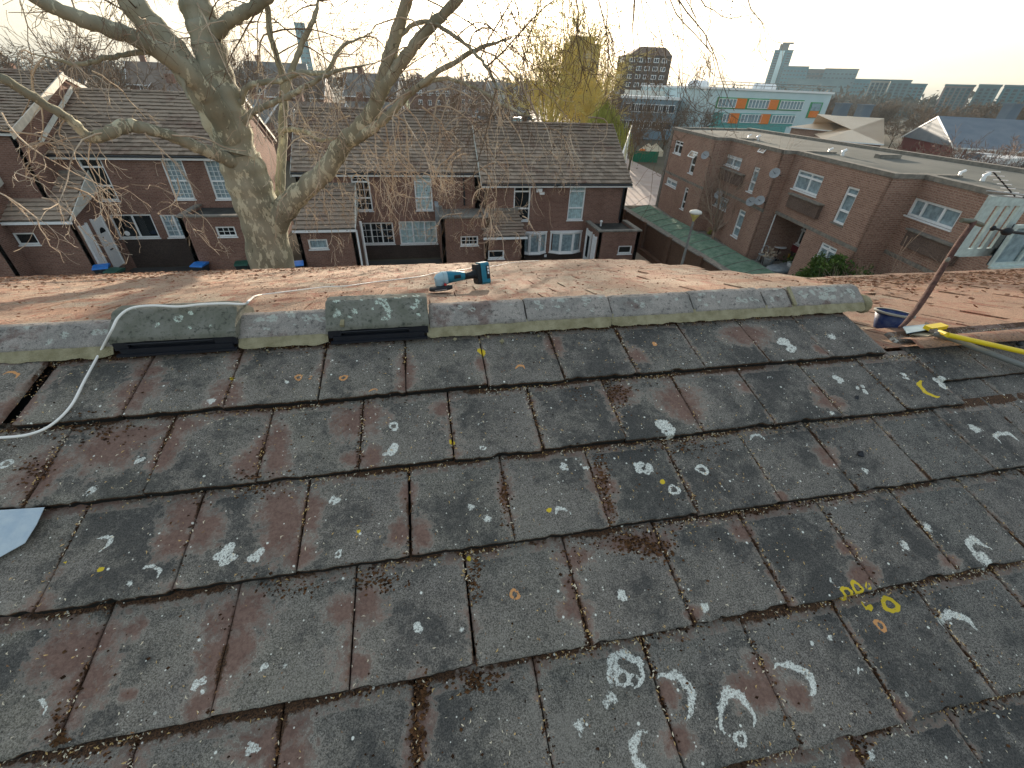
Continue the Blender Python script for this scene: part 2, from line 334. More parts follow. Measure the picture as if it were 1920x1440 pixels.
M['evergreen'] = plain('evergreen_leaf', (.035, .075, .015), .7, .2, c2=(.10, .16, .03), scale=2)
def emitless(name, c, rough=.6, **k): return plain(name, c, rough, **k)
# ------------------------------------------------------------------ our roof
TW, G = .30, .28816                                            # tile width, course gauge
RX, RY, RZ = -.113, 1.558, CZ-.835
SP, CP = math.sin(PIT), math.cos(PIT); SL = math.tan(PIT)
def rp(u, v, h=0):                                               # roof point: u along ridge, v down the near slope, h off the plane
    u, v, h = np.broadcast_arrays(np.asarray(u, float), np.asarray(v, float), np.asarray(h, float))
    return np.stack([RX+u, RY-v*CP-h*SP, RZ-v*SP+h*CP], -1)
def near_uv(x, y, off=0.):
    d = ray(x, y); t = (-.835-1.558*SL-off)/(d[2]-SL*d[1]); P = d*t
    return P[0]-RX, (RY-P[1])/CP
def vnoise(x, y, seed=0):
    xi = np.floor(x).astype(int); yi = np.floor(y).astype(int); fx = x-xi; fy = y-yi; fx = fx*fx*(3-2*fx); fy = fy*fy*(3-2*fy)
    def h(a, b):
        n = (a*374761393+b*668265263+seed*1442695041) & 0x7fffffff; n = ((n ^ (n >> 13))*1274126177) & 0x7fffffff
        return ((n ^ (n >> 16)) & 0xffff)/65535.
    return (h(xi, yi)*(1-fx)+h(xi+1, yi)*fx)*(1-fy)+(h(xi, yi+1)*(1-fx)+h(xi+1, yi+1)*fx)*fy
def fbm(x, y, seed=0, o=4): return sum(vnoise(x*2**k, y*2**k, seed+k)*.5**k for k in range(o))/sum(.5**k for k in range(o))
RED = [(255,728,28,22),(270,690,25,10),(240,755,22,14),(425,730,22,20),(415,752,26,10),(760,690,14,25),(757,720,12,12),(903,680,10,12),(1040,640,12,18),(1195,665,14,12),(1405,622,34,17),(1540,655,8,8),
(200,830,50,35),(70,880,36,40),(240,805,60,12),(330,790,36,12),(310,830,22,28),(300,860,18,15),(490,830,18,25),(470,862,22,25),(520,820,16,25),(520,852,20,30),(672,780,35,30),(665,858,18,13),(700,860,13,18),(830,760,16,12),(1165,730,22,16),(1278,745,32,25),(1292,770,18,16),(1400,722,10,12),(1557,752,18,12),(1535,730,10,10),
(345,960,28,28),(325,1010,28,24),(385,990,24,30),(520,950,28,30),(532,990,32,46),(580,960,18,40),(560,1042,22,18),(765,930,12,22),(752,1000,20,24),(790,1005,16,20),(945,930,8,34),(1130,900,18,28),(1140,950,10,28),(1552,840,16,12),(1562,862,14,10),(1465,930,10,8),
(120,1222,45,46),(150,1280,42,36),(180,1200,28,26),(235,1305,13,10),(235,1180,18,16),(440,1150,46,42),(422,1230,40,46),(370,1330,20,22),(640,1140,26,22),(690,1130,24,32),(640,1152,18,14),(676,1250,16,18),(1075,1110,14,35),(1080,1140,22,18),(1300,1147,14,12),(1185,1010,50,14),(1080,1040,28,18),(1230,1020,30,14),(1400,990,18,16),(1590,1020,16,12),(1622,1072,22,20),(1780,1050,14,14),
(790,1320,18,60),(780,1400,18,36),(500,1390,50,36),(540,1425,36,30),(1258,1302,14,22),(1425,1295,40,30),(1497,1297,18,22),(1413,1292,16,20),(1272,1390,24,22),(1432,1250,18,26),(1620,1425,24,16),(1690,1330,10,18)]
# (x, y, px radius, kind) kinds: r ring, c+angle crescent, b blob, k cluster
WHT = [(730,843,19,'k'),(738,796,10,'r'),(1245,802,24,'k'),(170,917,11,'b'),(180,1018,20,'c40'),(278,1075,20,'c60'),(245,1092,8,'b'),(425,1040,25,'k'),(480,1042,17,'k'),(635,1040,8,'r'),(625,935,13,'k'),(883,950,8,'b'),(912,974,8,'b'),(1057,965,15,'c90'),(1167,1115,14,'k'),(1090,1361,12,'b'),(1177,1262,36,'C90'),(1172,1270,15,'r'),(1195,1275,12,'r'),(1160,1250,10,'b'),(1153,1307,11,'b'),(1268,1312,40,'c20'),(1385,1345,36,'C90'),(1390,1387,13,'r'),(1492,1275,34,'c35'),(1222,1410,34,'c170'),(1815,1182,32,'c80'),(1850,1042,27,'c110'),(1845,1048,14,'b'),(1210,875,20,'k'),(1268,918,11,'r'),(1320,876,11,'r'),(1567,1088,9,'c180'),(1622,1262,10,'c90'),(785,1175,14,'k'),(495,1252,9,'b'),(370,1288,18,'k'),(532,1252,6,'b'),(62,1332,18,'c45'),(465,1402,15,'k'),(1322,1136,10,'b'),(1475,645,22,'k'),(1562,627,8,'b'),(1670,620,14,'k'),(1690,622,7,'r'),(1570,705,14,'k'),(1617,725,12,'k'),(1775,712,20,'k'),(1897,825,20,'c90'),(1835,800,10,'b'),(1430,820,14,'c90'),(260,855,12,'k'),(1702,1020,8,'b'),(395,752,10,'b'),(2,865,12,'r'),(1062,870,10,'k'),(1100,870,9,'k'),(903,792,7,'c100'),(1700,700,8,'k'),(1625,880,6,'b'),(1530,1200,5,'b'),(1565,1190,6,'b'),(905,838,6,'r'),(1560,775,5,'b'),(535,715,8,'k'),(865,1180,5,'b'),(1745,985,8,'b'),(1650,1420,9,'b'),(1700,1300,5,'k'),(1450,705,6,'c90'),(1140,1320,6,'b')]
YEL = [(1750,727,20,'c180'),(903,655,10,'b'),(848,828,7,'b'),(1247,902,6,'b'),(1030,955,6,'b'),(188,1065,7,'b'),(120,1052,4,'b'),(1588,1108,11,'r'),(1606,1098,11,'r'),(1626,1095,6,'r'),(1637,1132,11,'k'),(1682,1130,15,'r'),(432,705,6,'b'),(672,996,5,'b'),(878,1042,6,'b')]
ORG = [(965,1112,10,'r'),(558,704,8,'r'),(581,704,5,'r'),(975,690,11,'c90'),(642,705,8,'r'),(15,705,16,'c60'),(700,735,9,'c90'),(1661,1170,10,'r'),(1230,640,6,'b')]
def marks(L):
    out = []
    for x, y, r, k in L:
        u, v = near_uv(x, y); u2, _ = near_uv(x+r, y); out.append((u, v, abs(u2-u)*1.05, k))
    return out
WM, YM, OM = marks(WHT), marks(YEL), marks(ORG)
RM = []
for x, y, a, b in RED:
    u, v = near_uv(x, y); u2, _ = near_uv(x+a, y); _, v2 = near_uv(x, y+b); RM.append((u, v, abs(u2-u)*1.4, abs(v2-v)*1.35))
for x, y in [(1240, 1100)]: pass
def lfield(u, v, L):
    f = np.full(u.shape, -1.)
    for i, (a, b, r, k) in enumerate(L):
        if abs(u.mean()-a) > .45 or abs(v.mean()-b) > .45: continue
        dx, dy = u-a, v-b; rho = np.hypot(dx, dy)/r; th = np.degrees(np.arctan2(-dy, dx))
        tr_ = np.radians(th); rho = rho*(1+.10*np.sin(2*tr_+i)+.08*np.sin(3*tr_+2.3*i)+.05*np.sin(7*tr_+i*1.7))
        if k[0] == 'b': q = (1-rho)*.9
        elif k[0] == 'r': q = 1-np.abs(rho-.72)/.30
        elif k[0] == 'R': q = np.maximum(1-np.abs(rho-.78)/.26, np.where(rho < .5, .45-np.abs(rho-.3)*1.6, -1))
        elif k[0] in 'cC':
            a0 = float(k[1:]); span = 105 if k[0] == 'c' else 145
            da = np.abs((th-a0+180) % 360-180); w = np.clip((span-da)/span*1.6, 0, 1)
            q = 1-np.abs(rho-.85)/(.24*np.maximum(w, .04))-(w < .05)
        else:
            q = np.full(u.shape, -1.); rr = np.random.default_rng(i+int(r*1e4))
            for _ in range(6):
                an = rr.uniform(0, 6.28); d = rr.uniform(.25, .72)*r; s = rr.uniform(.22, .48)*r
                e = np.hypot(dx-math.cos(an)*d, dy-math.sin(an)*d)/s; q = np.maximum(q, 1-np.abs(e-.6)/.5)
        f = np.maximum(f, q)
    return f
def rfield(u, v):
    f = np.full(u.shape, -1.)
    for a, b, ru, rv in RM:
        if abs(u.mean()-a) > .5 or abs(v.mean()-b) > .5: continue
        f = np.maximum(f, 1-np.hypot((u-a)/ru, (v-b)/rv))
    return f
our_roof = empty('tiled_roof', (0, 3, 6.8), 'dark lichen spotted tiled roof in the foreground with raised ridge vents', 'roof')
def near_tile(c, r, parent, u0, u1, v1, off=0., raise_=0., row_v0=None, N=52):
    v0 = v1-G; U = np.linspace(u0+.0025, u1-.0025, N); V = np.linspace(v0-.03, v1, N)
    U = np.concatenate([[U[0]], U, [U[-1]]]); V = np.concatenate([V, [v1, v1]])
    uu, vv = np.meshgrid(U, V, indexing='ij'); n, m = uu.shape
    rr = np.random.default_rng((c*53+r*977+int(off*100)*7+5000) & 0xffffff)
    tilt = rr.normal(0, .0020); lift = abs(rr.normal(0, .0018)); sl_u, sl_v = rr.normal(0, .0011), rr.normal(0, .0026)
    edge = np.minimum(np.minimum(uu-U[0], U[-1]-uu), v1-vv)
    h = -.031*(1-(vv-v0)/G) + tilt*(uu-(u0+u1)/2)/.15 + lift + raise_ - off
    h = h + (fbm(uu*11+c, vv*11+r, 5)-.5)*.0022 - .0035*np.exp(-edge/.0035)*(.5+fbm(uu*60, vv*60, 8))
    chip = fbm(uu*26+3, vv*26, 31, 3); wob = (fbm(uu*30, vv*0+r, 12)-.5)*.006+(fbm(uu*110, vv*0+r, 19)-.5)*.003-np.clip(fbm(uu*16+c*3.3, vv*0+r*2.1, 23, 3)-.60, 0, 1)*.038
    vv2 = vv.copy(); uu2 = uu.copy(); nose = vv > v1-1e-6; vv2 = vv2+np.where(nose, wob, 0)
    red = rfield(uu, vv); top = v0
    # procedural scabs hugging joints that carry no recorded one, stronger towards the west of the roof
    jd = np.minimum(np.abs(uu-u0), np.abs(u1-uu)); west = np.clip(1.1-(uu+1.2)/2.6, .12, 1)
    jn = fbm(uu*2.2+r*7.7, vv*5+uu*1.5, 44)
    red = np.maximum(red, .5*np.clip((jn-.50)*6.0*west, -1, 1)-jd/(.035+.04*west))
    tq = .62-(vv-top)/.055; red = np.maximum(red, np.where(tq > 0, tq*np.clip((fbm(uu*4+r*9, vv*2, 66)-.47)*5, 0, 1)*.8, -1)-.12)
    red = np.clip(red, -1, 1)
    band = np.exp(-np.clip(vv-top-.004, 0, 1)/.017)*(-.10+1.35*fbm(uu*7+r*3, vv*0+2*r, 71))
    jm = np.exp(-jd/.0065)*(.10+1.25*np.clip(fbm(np.round(uu/TW*2)*5.1+vv*9, vv*3+r*5, 90)-.22, 0, 1)) + np.exp(-jd/.02)*np.clip(fbm(np.round(uu/TW*2)*5.1+vv*7, r*5+vv, 91)-.55, 0, 1)*2.2
    moss_shade = np.clip(np.maximum(band, jm), 0, 1.3)
    h = h+np.clip(moss_shade-.45, 0, 1)*.006; moss_shade[:, -1] = 7.0; moss_shade[:, -2] = np.minimum(moss_shade[:, -2], .3)  # last row is the nose face, marked for painted shade rather than moss
    h[:, -1] -= .034; h[0, :] -= .014; h[-1, :] -= .014; h[:, -2] -= .0012
    P = rp(uu2+sl_u, vv2+sl_v, h).reshape(-1, 3); i = np.arange((n-1))[:, None]*m; j = np.arange(m-1)[None]
    F = np.stack([i+j, i+j+1, i+m+j+1, i+m+j], -1).reshape(-1, 4)[:, ::-1]
    a = rp((u0+u1)/2, v1, 0); b = MB(); b.add(P, F)
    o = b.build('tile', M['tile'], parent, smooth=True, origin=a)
    for nm, A in (('red', red), ('moss', moss_shade), ('wl', lfield(uu, vv, WM)), ('yl', lfield(uu, vv, YM)), ('ol', lfield(uu, vv, OM))):  # moss holds real moss plus the painted nose shade
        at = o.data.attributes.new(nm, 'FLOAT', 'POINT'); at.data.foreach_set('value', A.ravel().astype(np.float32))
    return o
NEAR = []
for r in range(1, 7):
    half = .5 if r % 2 == 0 else 0.
    for c in range(-9, 10):
        u0, u1 = (c+half)*TW, (c+half+1)*TW
        xl = {1: (-2.4, 2.29), 2: (-2.1, 2.26)}.get(r, (-2.0, 2.95))
        if u0 < xl[0] or u1 > xl[1]+.02: continue
        rz = 0.
        if r == 1 and u1 <= -4*TW+.01: rz = .020; u0 -= .02; u1 -= .02
        near_tile(c, r, our_roof, u0, u1, r*G, 0, rz); NEAR.append((u0, u1, r*G))
# the neighbour's slightly lower slope on the right, courses out of step
low_roof = empty('lower_tiled_roof', (4, 3, 6.8), 'lower neighbouring tiled roof beside the ridge end under the tools', 'roof')
for v1 in (.447, .65):
    for k in range(4):
        u0 = 2.27+k*TW-.06*(v1 > .5)
        near_tile(40+k, int(v1*10), low_roof, u0, u0+TW, v1, .024); NEAR.append((u0, u0+TW, v1))
# dark boarding under the tiles so joints read black
MB().quad(*[rp(a, b, -.060) for a, b in ((-3, .27), (-3, 2.0), (2.24, 2.0), (2.24, .27))]).quad(*[rp(a, b, -.060) for a, b in ((-3, 0), (-3, .27), (2.08, .27), (2.08, 0))]).quad(*[rp(a, b, -.075) for a, b in ((2.24, .26), (2.24, 2.0), (3.8, 2.0), (3.8, .26))]).build('underlay', M['membrane'], our_roof)
# far slope
FY, FZ = 1.66, CZ-.800
def far_mesh():
    b = MB(); w, l, t = TW-.004, G+.02, .02
    b.add([(-w/2, 0, -.02), (w/2, 0, -.02), (w/2, l*CP, 0), (-w/2, l*CP, 0), (-w/2, l*CP, -t), (w/2, l*CP, -t), (-w/2, 0, -.035), (w/2, 0, -.035)],
          [[0, 1, 2, 3], [3, 2, 5, 4], [0, 3, 4, 6], [1, 7, 5, 2]])
    me = b.mesh('tile_warm', M['warm'])
    for v in me.vertices: v.co.z -= v.co.y*SL
    return me
WMESH = [far_mesh()]
def far_slope(parent, y0, z0, rows, xr, cnt):
    rest = MB(); base = WMESH[0]; V = np.array([v.co[:] for v in base.vertices]); F = np.array([p.vertices[:] for p in base.polygons]); n = 0
    for r in range(rows):
        Y = y0+r*G*CP; Z = z0-(Y-y0)*SL; x0, x1 = xr(Y)
        X = np.arange(math.floor(x0/TW), math.ceil(x1/TW))*TW+(.5*TW if r % 2 else 0)
        for x in X:
            j = RNG.normal(0, .003); L = (x+RNG.normal(0, .002), Y+RNG.normal(0, .004), Z+abs(j))
            vis = abs(x-.2*Y) < Y*1.05+.6
            if n < cnt and vis: inst('tile', base, L, parent, rot=(RNG.normal(0, .006), RNG.normal(0, .006), RNG.normal(0, .006))); n += 1
            else: rest.add(V+np.array(L)+np.array([0, 0, 1])*RNG.normal(0, .004, (1, 1)), F)
    o = rest.build('tile', M['warm'], parent); o['kind'] = 'stuff'
far_slope(our_roof, FY, FZ, 21, lambda Y: (-8.0, 2.35+(Y-1.66)*.17), 190)
far_slope(low_roof, 1.33, CZ-.915, 11, lambda Y: (2.2+max(0, Y-1.33)*.1, 8.5), 150)
# walls of our own house below the eaves, so the roof stands on something
hb = MB(); hb.box(-9, 3.2, -7.0, 7.2, 0, 6.45); hb.prism([(-9, -7, 6.45), (-9, 7.2, 6.45), (-9, 1.62, 8.2)], (12.2, 0, 0)); hb.build('wall', M['brick2'], our_roof)
hb = MB(); hb.box(3.25, 9.5, -7, 3.9, 0, 6.9); hb.prism([(3.25, -7, 6.9), (3.25, 3.9, 6.9), (3.25, 1.3, 8.0)], (6.2, 0, 0)); hb.build('wall', M['brick2'], low_roof)
# ------------------------------------------------------------------ ridge
def ridge_tile(name, x0, x1, y0, z0, ya, za, mat, bev=.012, seed=0, wl=0., parent=our_roof, flat=.03, thick=.05):
    """angular ridge tile: near skirt edge (y0,z0), apex flat round ya, mirrored beyond; closed ends"""
    N = 34; K = max(8, int((x1-x0)/.010)); rng = np.random.default_rng(seed+99)
    prof = [(y0, z0-.016), (y0, z0), (ya-flat/2, za), (ya+flat/2, za), (2*ya-y0, z0), (2*ya-y0, z0-.016)]
    seg = [0]; P = np.array(prof); d = np.r_[0, np.cumsum(np.hypot(*np.diff(P, axis=0).T))]; t = np.linspace(0, d[-1], N)
    py = np.interp(t, d, P[:, 0]); pz = np.interp(t, d, P[:, 1])
    for _ in range(0): py[1:-1] = (py[:-2]+2*py[1:-1]+py[2:])/4; pz[1:-1] = (pz[:-2]+2*pz[1:-1]+pz[2:])/4
    X = np.linspace(x0, x1, K); XX, I = np.meshgrid(X, np.arange(N), indexing='ij'); YY, ZZ = py[I], pz[I]
    nz = (fbm(XX*30+seed, YY*30+ZZ*11, 3)-.5)*.006+(fbm(XX*90+seed, YY*90, 4)-.5)*.003
    e = np.minimum(XX-x0, x1-XX); ZZ = ZZ+nz-.006*np.exp(-e/.004); YY = YY-nz*.5
    XX = XX+np.where(e < 1e-6, (fbm(YY*40, ZZ*40, seed)-.5)*.006, 0)
    V = np.stack([XX, YY, ZZ], -1).reshape(-1, 3); i = np.arange(K-1)[:, None]*N; j = np.arange(N-1)[None]
    b = MB(); b.add(V, np.stack([i+j, i+N+j, i+N+j+1, i+j+1], -1).reshape(-1, 4)[:, ::-1])
    for end, xx in ((0, x0), (K-1, x1)):                                    # end faces
        c = V.reshape(K, N, 3)[end]; b.add(np.vstack([c, [[xx, ya, z0-.05]]]), [[k, k+1, N] if end else [k+1, k, N] for k in range(N-1)])
    o = b.build(name, mat, parent, smooth=True, origin=((x0+x1)/2, ya, z0))
    fw = np.full(len(o.data.vertices), -1.)
    if wl:
        Vw = np.array([v.co[:] for v in o.data.vertices]); Vw = Vw+[(x0+x1)/2, ya, z0]
        for _ in range(int(wl)):
            cx, cy, r_ = rng.uniform(x0+.03, x1-.03), rng.uniform(y0+.02, ya), rng.uniform(.005, .018)
            q = np.hypot(Vw[:, 0]-cx, (Vw[:, 1]-cy)*1.3)/r_; fw = np.maximum(fw, 1-np.abs(q-.6)/.5)
    at = o.data.attributes.new('wl', 'FLOAT', 'POINT'); at.data.foreach_set('value', fw.astype(np.float32))
    return o
def xat(px_, py_, Y=1.58): return aty(px_, py_, Y)[0]
YA, ZA, YB, ZB = 1.655, CZ-.764, 1.562, CZ-.812
cuts = [xat(-40, 640), xat(212, 630), xat(445, 612), xat(611, 600), xat(803, 595), xat(988, 580), xat(1150, 572), xat(1305, 565), xat(1440, 560), xat(1492, 556), xat(1625, 552)]
ridge_tile('ridge_tile', cuts[0]-.40, cuts[0]-.01, YB, ZB, YA, ZA, M['ridge'], seed=1)
ridge_tile('ridge_tile', cuts[0], cuts[1]+.01, YB, ZB, YA, ZA, M['ridge'], seed=2, wl=6)
ridge_tile('ridge_tile', cuts[2]-.01, cuts[3]+.01, YB, ZB, YA, ZA, M['ridge'], seed=3, wl=22)
for k, w in ((4, 10), (5, 24), (6, 10), (7, 18), (9, 60)): ridge_tile('ridge_tile', cuts[k]+.003, cuts[k+1]-.003, YB+.002*(k % 2), ZB+.003*(k % 3), YA+.002*(k % 2), ZA+.003*(k % 3), M['ridge'], seed=k, wl=w)
ridge_tile('ridge_tile', cuts[8]+.003, cuts[9]-.012, YB, ZB, YA, ZA, M['ridge'], seed=8, wl=12)
def vent_ridge(x0, x1, seed, wl):
    o = ridge_tile('vent_ridge_tile', x0, x1, YB-.018, ZB+.030, YA, ZA+.048, M['vent'], seed=seed, wl=wl, flat=.05)
    o['label'] = 'raised mossy ridge tile with a black ventilation slot'
    b = MB(); y = YB-.012
    b.box(x0+.02, x1-.02, y-.008, YA-.02, ZB-.030, ZB-.012); b.box(x0+.03, x1-.06, y+.012, y+.02, ZB-.012, ZB+.016)
    b.box(x0+.004, x0+.05, y-.002, YA, ZB-.02, ZB+.016); b.box(x1-.08, x1-.004, y-.002, YA, ZB-.02, ZB+.016)
    b.tube([(x0+.05, y-.006, ZB+.006), (x1-.08, y-.006, ZB+.006)], .0025, 6)
    v = b.build('vent_slot', M['plastic_black'], o, origin=(x0, y, ZB-.02))
    b = MB(); b.box(x0+.01, x1-.01, y-.020, y-.004, ZB-.038, ZB-.030); b.build('flashing', M['plastic_black'], o, origin=(x0, y, ZB-.02))
vent_ridge(cuts[1], cuts[2], 21, 7); vent_ridge(cuts[3], cuts[4], 22, 34)
b = MB(); b.obox((cuts[3]+.055, YB-.022, ZB+.030), (.014, 0, 0), (.004, YA-YB+.018, .018+.003), (0, -.004, .012))
b.build('mortar_joint', M['mortar'], our_roof, origin=(cuts[3]+.06, YB, ZB))
def mortar(x0, x1, seed, hgt=.034):
    K = int((x1-x0)/.006)+2; X = np.linspace(x0, x1, K); n = 7; t = np.linspace(0, 1, n)
    XX, TT = np.meshgrid(X, t, indexing='ij'); low = (fbm(X*22+seed, X*0, 7)-.5)*.016
    low = low+.010*np.exp(-(X-x0)/.012)+.010*np.exp(-(x1-X)/.012)
    Yb = 1.533+low[:, None]; Zb = CZ-.847+low[:, None]*SL
    YY = Yb+(YB+.012-Yb)*TT; ZZ = Zb+(ZB+.004-Zb)*TT**.8+(fbm(XX*40, TT*3, seed, 3)-.5)*.004
    V = np.stack([XX, YY, ZZ], -1).reshape(-1, 3); i = np.arange(K-1)[:, None]*n; j = np.arange(n-1)[None]
    b = MB(); b.add(V, np.stack([i+j, i+n+j, i+n+j+1, i+j+1], -1).reshape(-1, 4)); b.build('mortar_bedding', M['mortar'], our_roof, smooth=True, origin=((x0+x1)/2, YB, ZB-.04))
mortar(cuts[0]-.4, cuts[1]-.005, 1); mortar(cuts[2]-.005, cuts[3]+.0, 2); mortar(cuts[4]-.01, cuts[6]-.01, 3); mortar(cuts[6]-.008, cuts[10]-.01, 4)
b = MB(); b.obox((cuts[9]-.012, YB-.003, ZB+.002), (.016, 0, 0), (.012, YA-YB, .050), (0, -.003, .006)); b.build('mortar_joint', M['mortar'], our_roof, origin=(cuts[9], YB, ZB))
b = MB(); b.ball((cuts[10]+.012, 1.59, ZB-.025), .05, 12, sc=(.55, 1.1, .9)); b.ball((cuts[10]+.01, 1.66, ZB-.02), .05, 12, sc=(.5, 1.1, .9)); b.build('mortar_end', M['mortar'], our_roof, smooth=True, origin=(cuts[10], 1.6, ZB))
# bare ridge of the lower roof: a thin strip of worn tile between the two slopes
b = MB(); n = 90; X = np.linspace(2.16, 8.4, n); V = []
for x in X:
    w_ = RNG.normal(0, .004); V += [(x, 1.312+w_, CZ-.940), (x, 1.285, CZ-.921+w_*.4), (x, 1.34, CZ-.905+w_*.5), (x, 1.39, CZ-.925)]
b.add(V, [[4*i+k, 4*i+4+k, 4*i+5+k, 4*i+1+k] for i in range(n-1) for k in range(3)]); b.build('ridge_strip', M['warm'], low_roof, smooth=True, origin=(3, 1.3, 8.5))
# ------------------------------------------------------------------ moss lumps and fallen bud scales: uncountable
def scatter(n, near_edge):
    out = []
    while len(out) < n:
        u0, u1, v1 = NEAR[RNG.integers(len(NEAR))]; v0 = v1-G
        q = RNG.random()
        if q < .50: u = RNG.uniform(u0, u1); v = v0+.002+RNG.exponential(.009)
        elif q < .50+near_edge: u = (u0 if RNG.random() < .5 else u1)+RNG.normal(0, .006); v = RNG.uniform(v0, v1)
        else: u = RNG.uniform(u0, u1); v = RNG.uniform(v0, v1)
        if v > v1-.003: continue
        cl = fbm(np.array(u*4.5+40.), np.array(v*4.5+7.), 55) if q < .88 else .6
        cl = float(cl)-.06*max(0, u-1.0)
        if RNG.random() > max(.05, (cl-.36)*4.2): continue
        h = -.031*(1-(v-v0)/G)+.001
        if u > 2.27: h -= .024
        out.append((u, v, h))
    return out
b = MB(); O8 = np.array([(1, 0, 0), (0, 1, 0), (-1, 0, 0), (0, -1, 0), (0, 0, 1), (0, 0, -1)], float); OF = [[0, 1, 4], [1, 2, 4], [2, 3, 4], [3, 0, 4]]
for u, v, h in scatter(9000, .42):
    s = RNG.uniform(.0015, .0055); b.add(rp(u, v, h)+(O8*RNG.uniform(.6, 1.4, (6, 1))*[s, s*.8, s*.55]), OF, int(RNG.random() < .35))
for x, y, s, k in ((1160, 732, 28, 150), (1110, 725, 40, 90), (1130, 885, 16, 130), (1140, 940, 12, 110), (1185, 1012, 55, 220), (1085, 1040, 22, 150), (945, 930, 8, 90), (890, 1075, 10, 80), (700, 1082, 60, 130), (540, 1095, 70, 120), (790, 1300, 14, 130), (780, 1390, 14, 100), (480, 905, 60, 120), (180, 800, 60, 110), (1240, 1030, 30, 110), (1620, 1425, 22, 90), (60, 880, 30, 70), (110, 1390, 14, 80), (900, 1275, 40, 110), (1290, 830, 50, 90)):
    for _ in range(k):
        u, v = near_uv(x+RNG.normal(0, s*.6), y+RNG.normal(0, 12 if s > 25 else 26)); r_ = math.ceil(v/G); vl = v-(r_-1)*G
        if r_ < 1 or r_ > 6 or vl > G-.006: continue
        q = RNG.uniform(.002, .0065); b.add(rp(u, v, -.031*(1-vl/G)+.002)+(O8*RNG.uniform(.5, 1.5, (6, 1))*[q, q*.8, q*.6]), OF, int(RNG.random() < .7))
tag(b.build('moss', [plain('dark_moss', (.022, .014, .009), .95, .05, c2=(.06, .03, .016), scale=60), plain('brown_litter', (.14, .068, .032), .95, .05, c2=(.07, .04, .02), scale=60)]), 'brown moss and dirt packed along the tile joints', 'moss', kind='stuff')
b = MB()
def sliver(P, s, w, m):
    a = RNG.uniform(0, 6.28); d = np.array([math.cos(a), math.sin(a)*CP, math.sin(a)*SP]); e = np.array([-math.sin(a), math.cos(a)*CP, math.cos(a)*SP]); n = np.array([0, -SP, CP])
    bend = e*s*RNG.uniform(-.35, .35)+n*s*RNG.uniform(0, .3); A, B, C = P-d*s/2, P+bend, P+d*s/2
    b.add([A, A+e*w*.5, B+e*w, B-e*w, C, C+e*w*.4], [[0, 1, 2, 3], [3, 2, 5, 4]], m)
for u, v, h in scatter(7500, .28): sliver(rp(u, v, h+.004), RNG.uniform(.004, .011), RNG.uniform(.0009, .0019), int(RNG.integers(3)))
for _ in range(3600):
    u0, u1, v1 = NEAR[RNG.integers(len(NEAR))]; u, v = RNG.uniform(u0, u1), RNG.uniform(v1-G, v1-.01); h = -.031*(1-(v-v1+G)/G)-(.024 if u > 2.27 else 0)
    sliver(rp(u, v, h+.002), RNG.uniform(.0025, .007), RNG.uniform(.0005, .0011), int(RNG.integers(3)))
tag(b.build('bud_scales', [plain('pale_scale', (.68, .60, .44), .8), plain('golden_scale', (.55, .37, .15), .8), plain('brown_scale', (.22, .12, .06), .8)]), 'pale dry bud scales littering the dark tiles', 'litter', kind='stuff')
# mortar crumbs
for i, (x, y, s) in enumerate([(942, 638, .011), (853, 634, .009), (915, 630, .008), (905, 634, .006), (1608, 745, .012), (1616, 850, .013), (1010, 628, .006), (500, 655, .006)]):
    u, v = near_uv(x, y); b = MB(); b.add(rp(u, v, -.006)+O8*RNG.uniform(.7, 1.3, (6, 1))*s, OF+[[1, 0, 5], [2, 1, 5], [3, 2, 5], [0, 3, 5]])
    o = b.build('mortar_crumb', M['mortar'] if i not in (4, 5) else M['plastic_black']); 
    tag(o, ['grey mortar crumb on the tile right of a yellow lichen', 'mortar crumb against the bedding above the yellow lichen', 'mortar crumb touching the bedding beside a tile joint', 'small mortar crumb above the yellow lichen joint', 'black pebble on the second course of tiles', 'black pebble on the third course of tiles', 'tiny mortar crumb below the ridge bedding', 'tiny mortar crumb below the bedding between the vents'][i], 'crumb', 'crumbs lying on the tiles')
# dry leaves and tile grit on the far slope
b = MB()
def leaf(P, s, m=0):
    a = RNG.uniform(0, 6.28); t = RNG.uniform(-.6, .6); d = np.array([math.cos(a), math.sin(a), math.sin(a)*-SL+.2*t])*s; e = np.array([-math.sin(a), math.cos(a), .25+RNG.uniform(-.3, .5)])*s*.6
    b.add([P-d, P+e, P+d, P-e], [[0, 1, 2], [0, 2, 3]], m)
for _ in range(9000):
    q = RNG.random()
    if q < .42: x, Y = RNG.uniform(-7.5, -1.0), 7.55-abs(RNG.normal(0, 1.3))
    elif q < .80: x, Y = RNG.uniform(2.9, 8), 4.1-abs(RNG.normal(0, .75))
    else: x, Y = RNG.uniform(-7, 3.2), 7.5-abs(RNG.normal(0, 1.5))
    if q < .42 and RNG.random() > fbm(np.array(x*1.1), np.array(Y*1.3), 5)*1.6-.25+max(0, -x-3)*.15: continue
    if x > 2.35+(Y-1.66)*.17: z = CZ-.915-(Y-1.33)*SL
    elif Y < 1.8: continue
    else: z = FZ-(Y-FY)*SL
    if (x > 2.35+(Y-1.66)*.17 and Y > 4.2) or Y > 7.5 or Y < 1.5: continue
    leaf(np.array([x, Y, z+.012]), RNG.uniform(.008, .030) if q < .8 else RNG.uniform(.006, .014), int(RNG.random() < .4))
for _ in range(5000):
    x, Y = RNG.uniform(-5.5, 3.2), 1.85+abs(RNG.normal(0, 2.2))
    if Y < 7.4 and x < 2.3+(Y-1.66)*.17: leaf(np.array([x, Y, FZ-(Y-FY)*SL+.006]), RNG.uniform(.003, .010), 1)
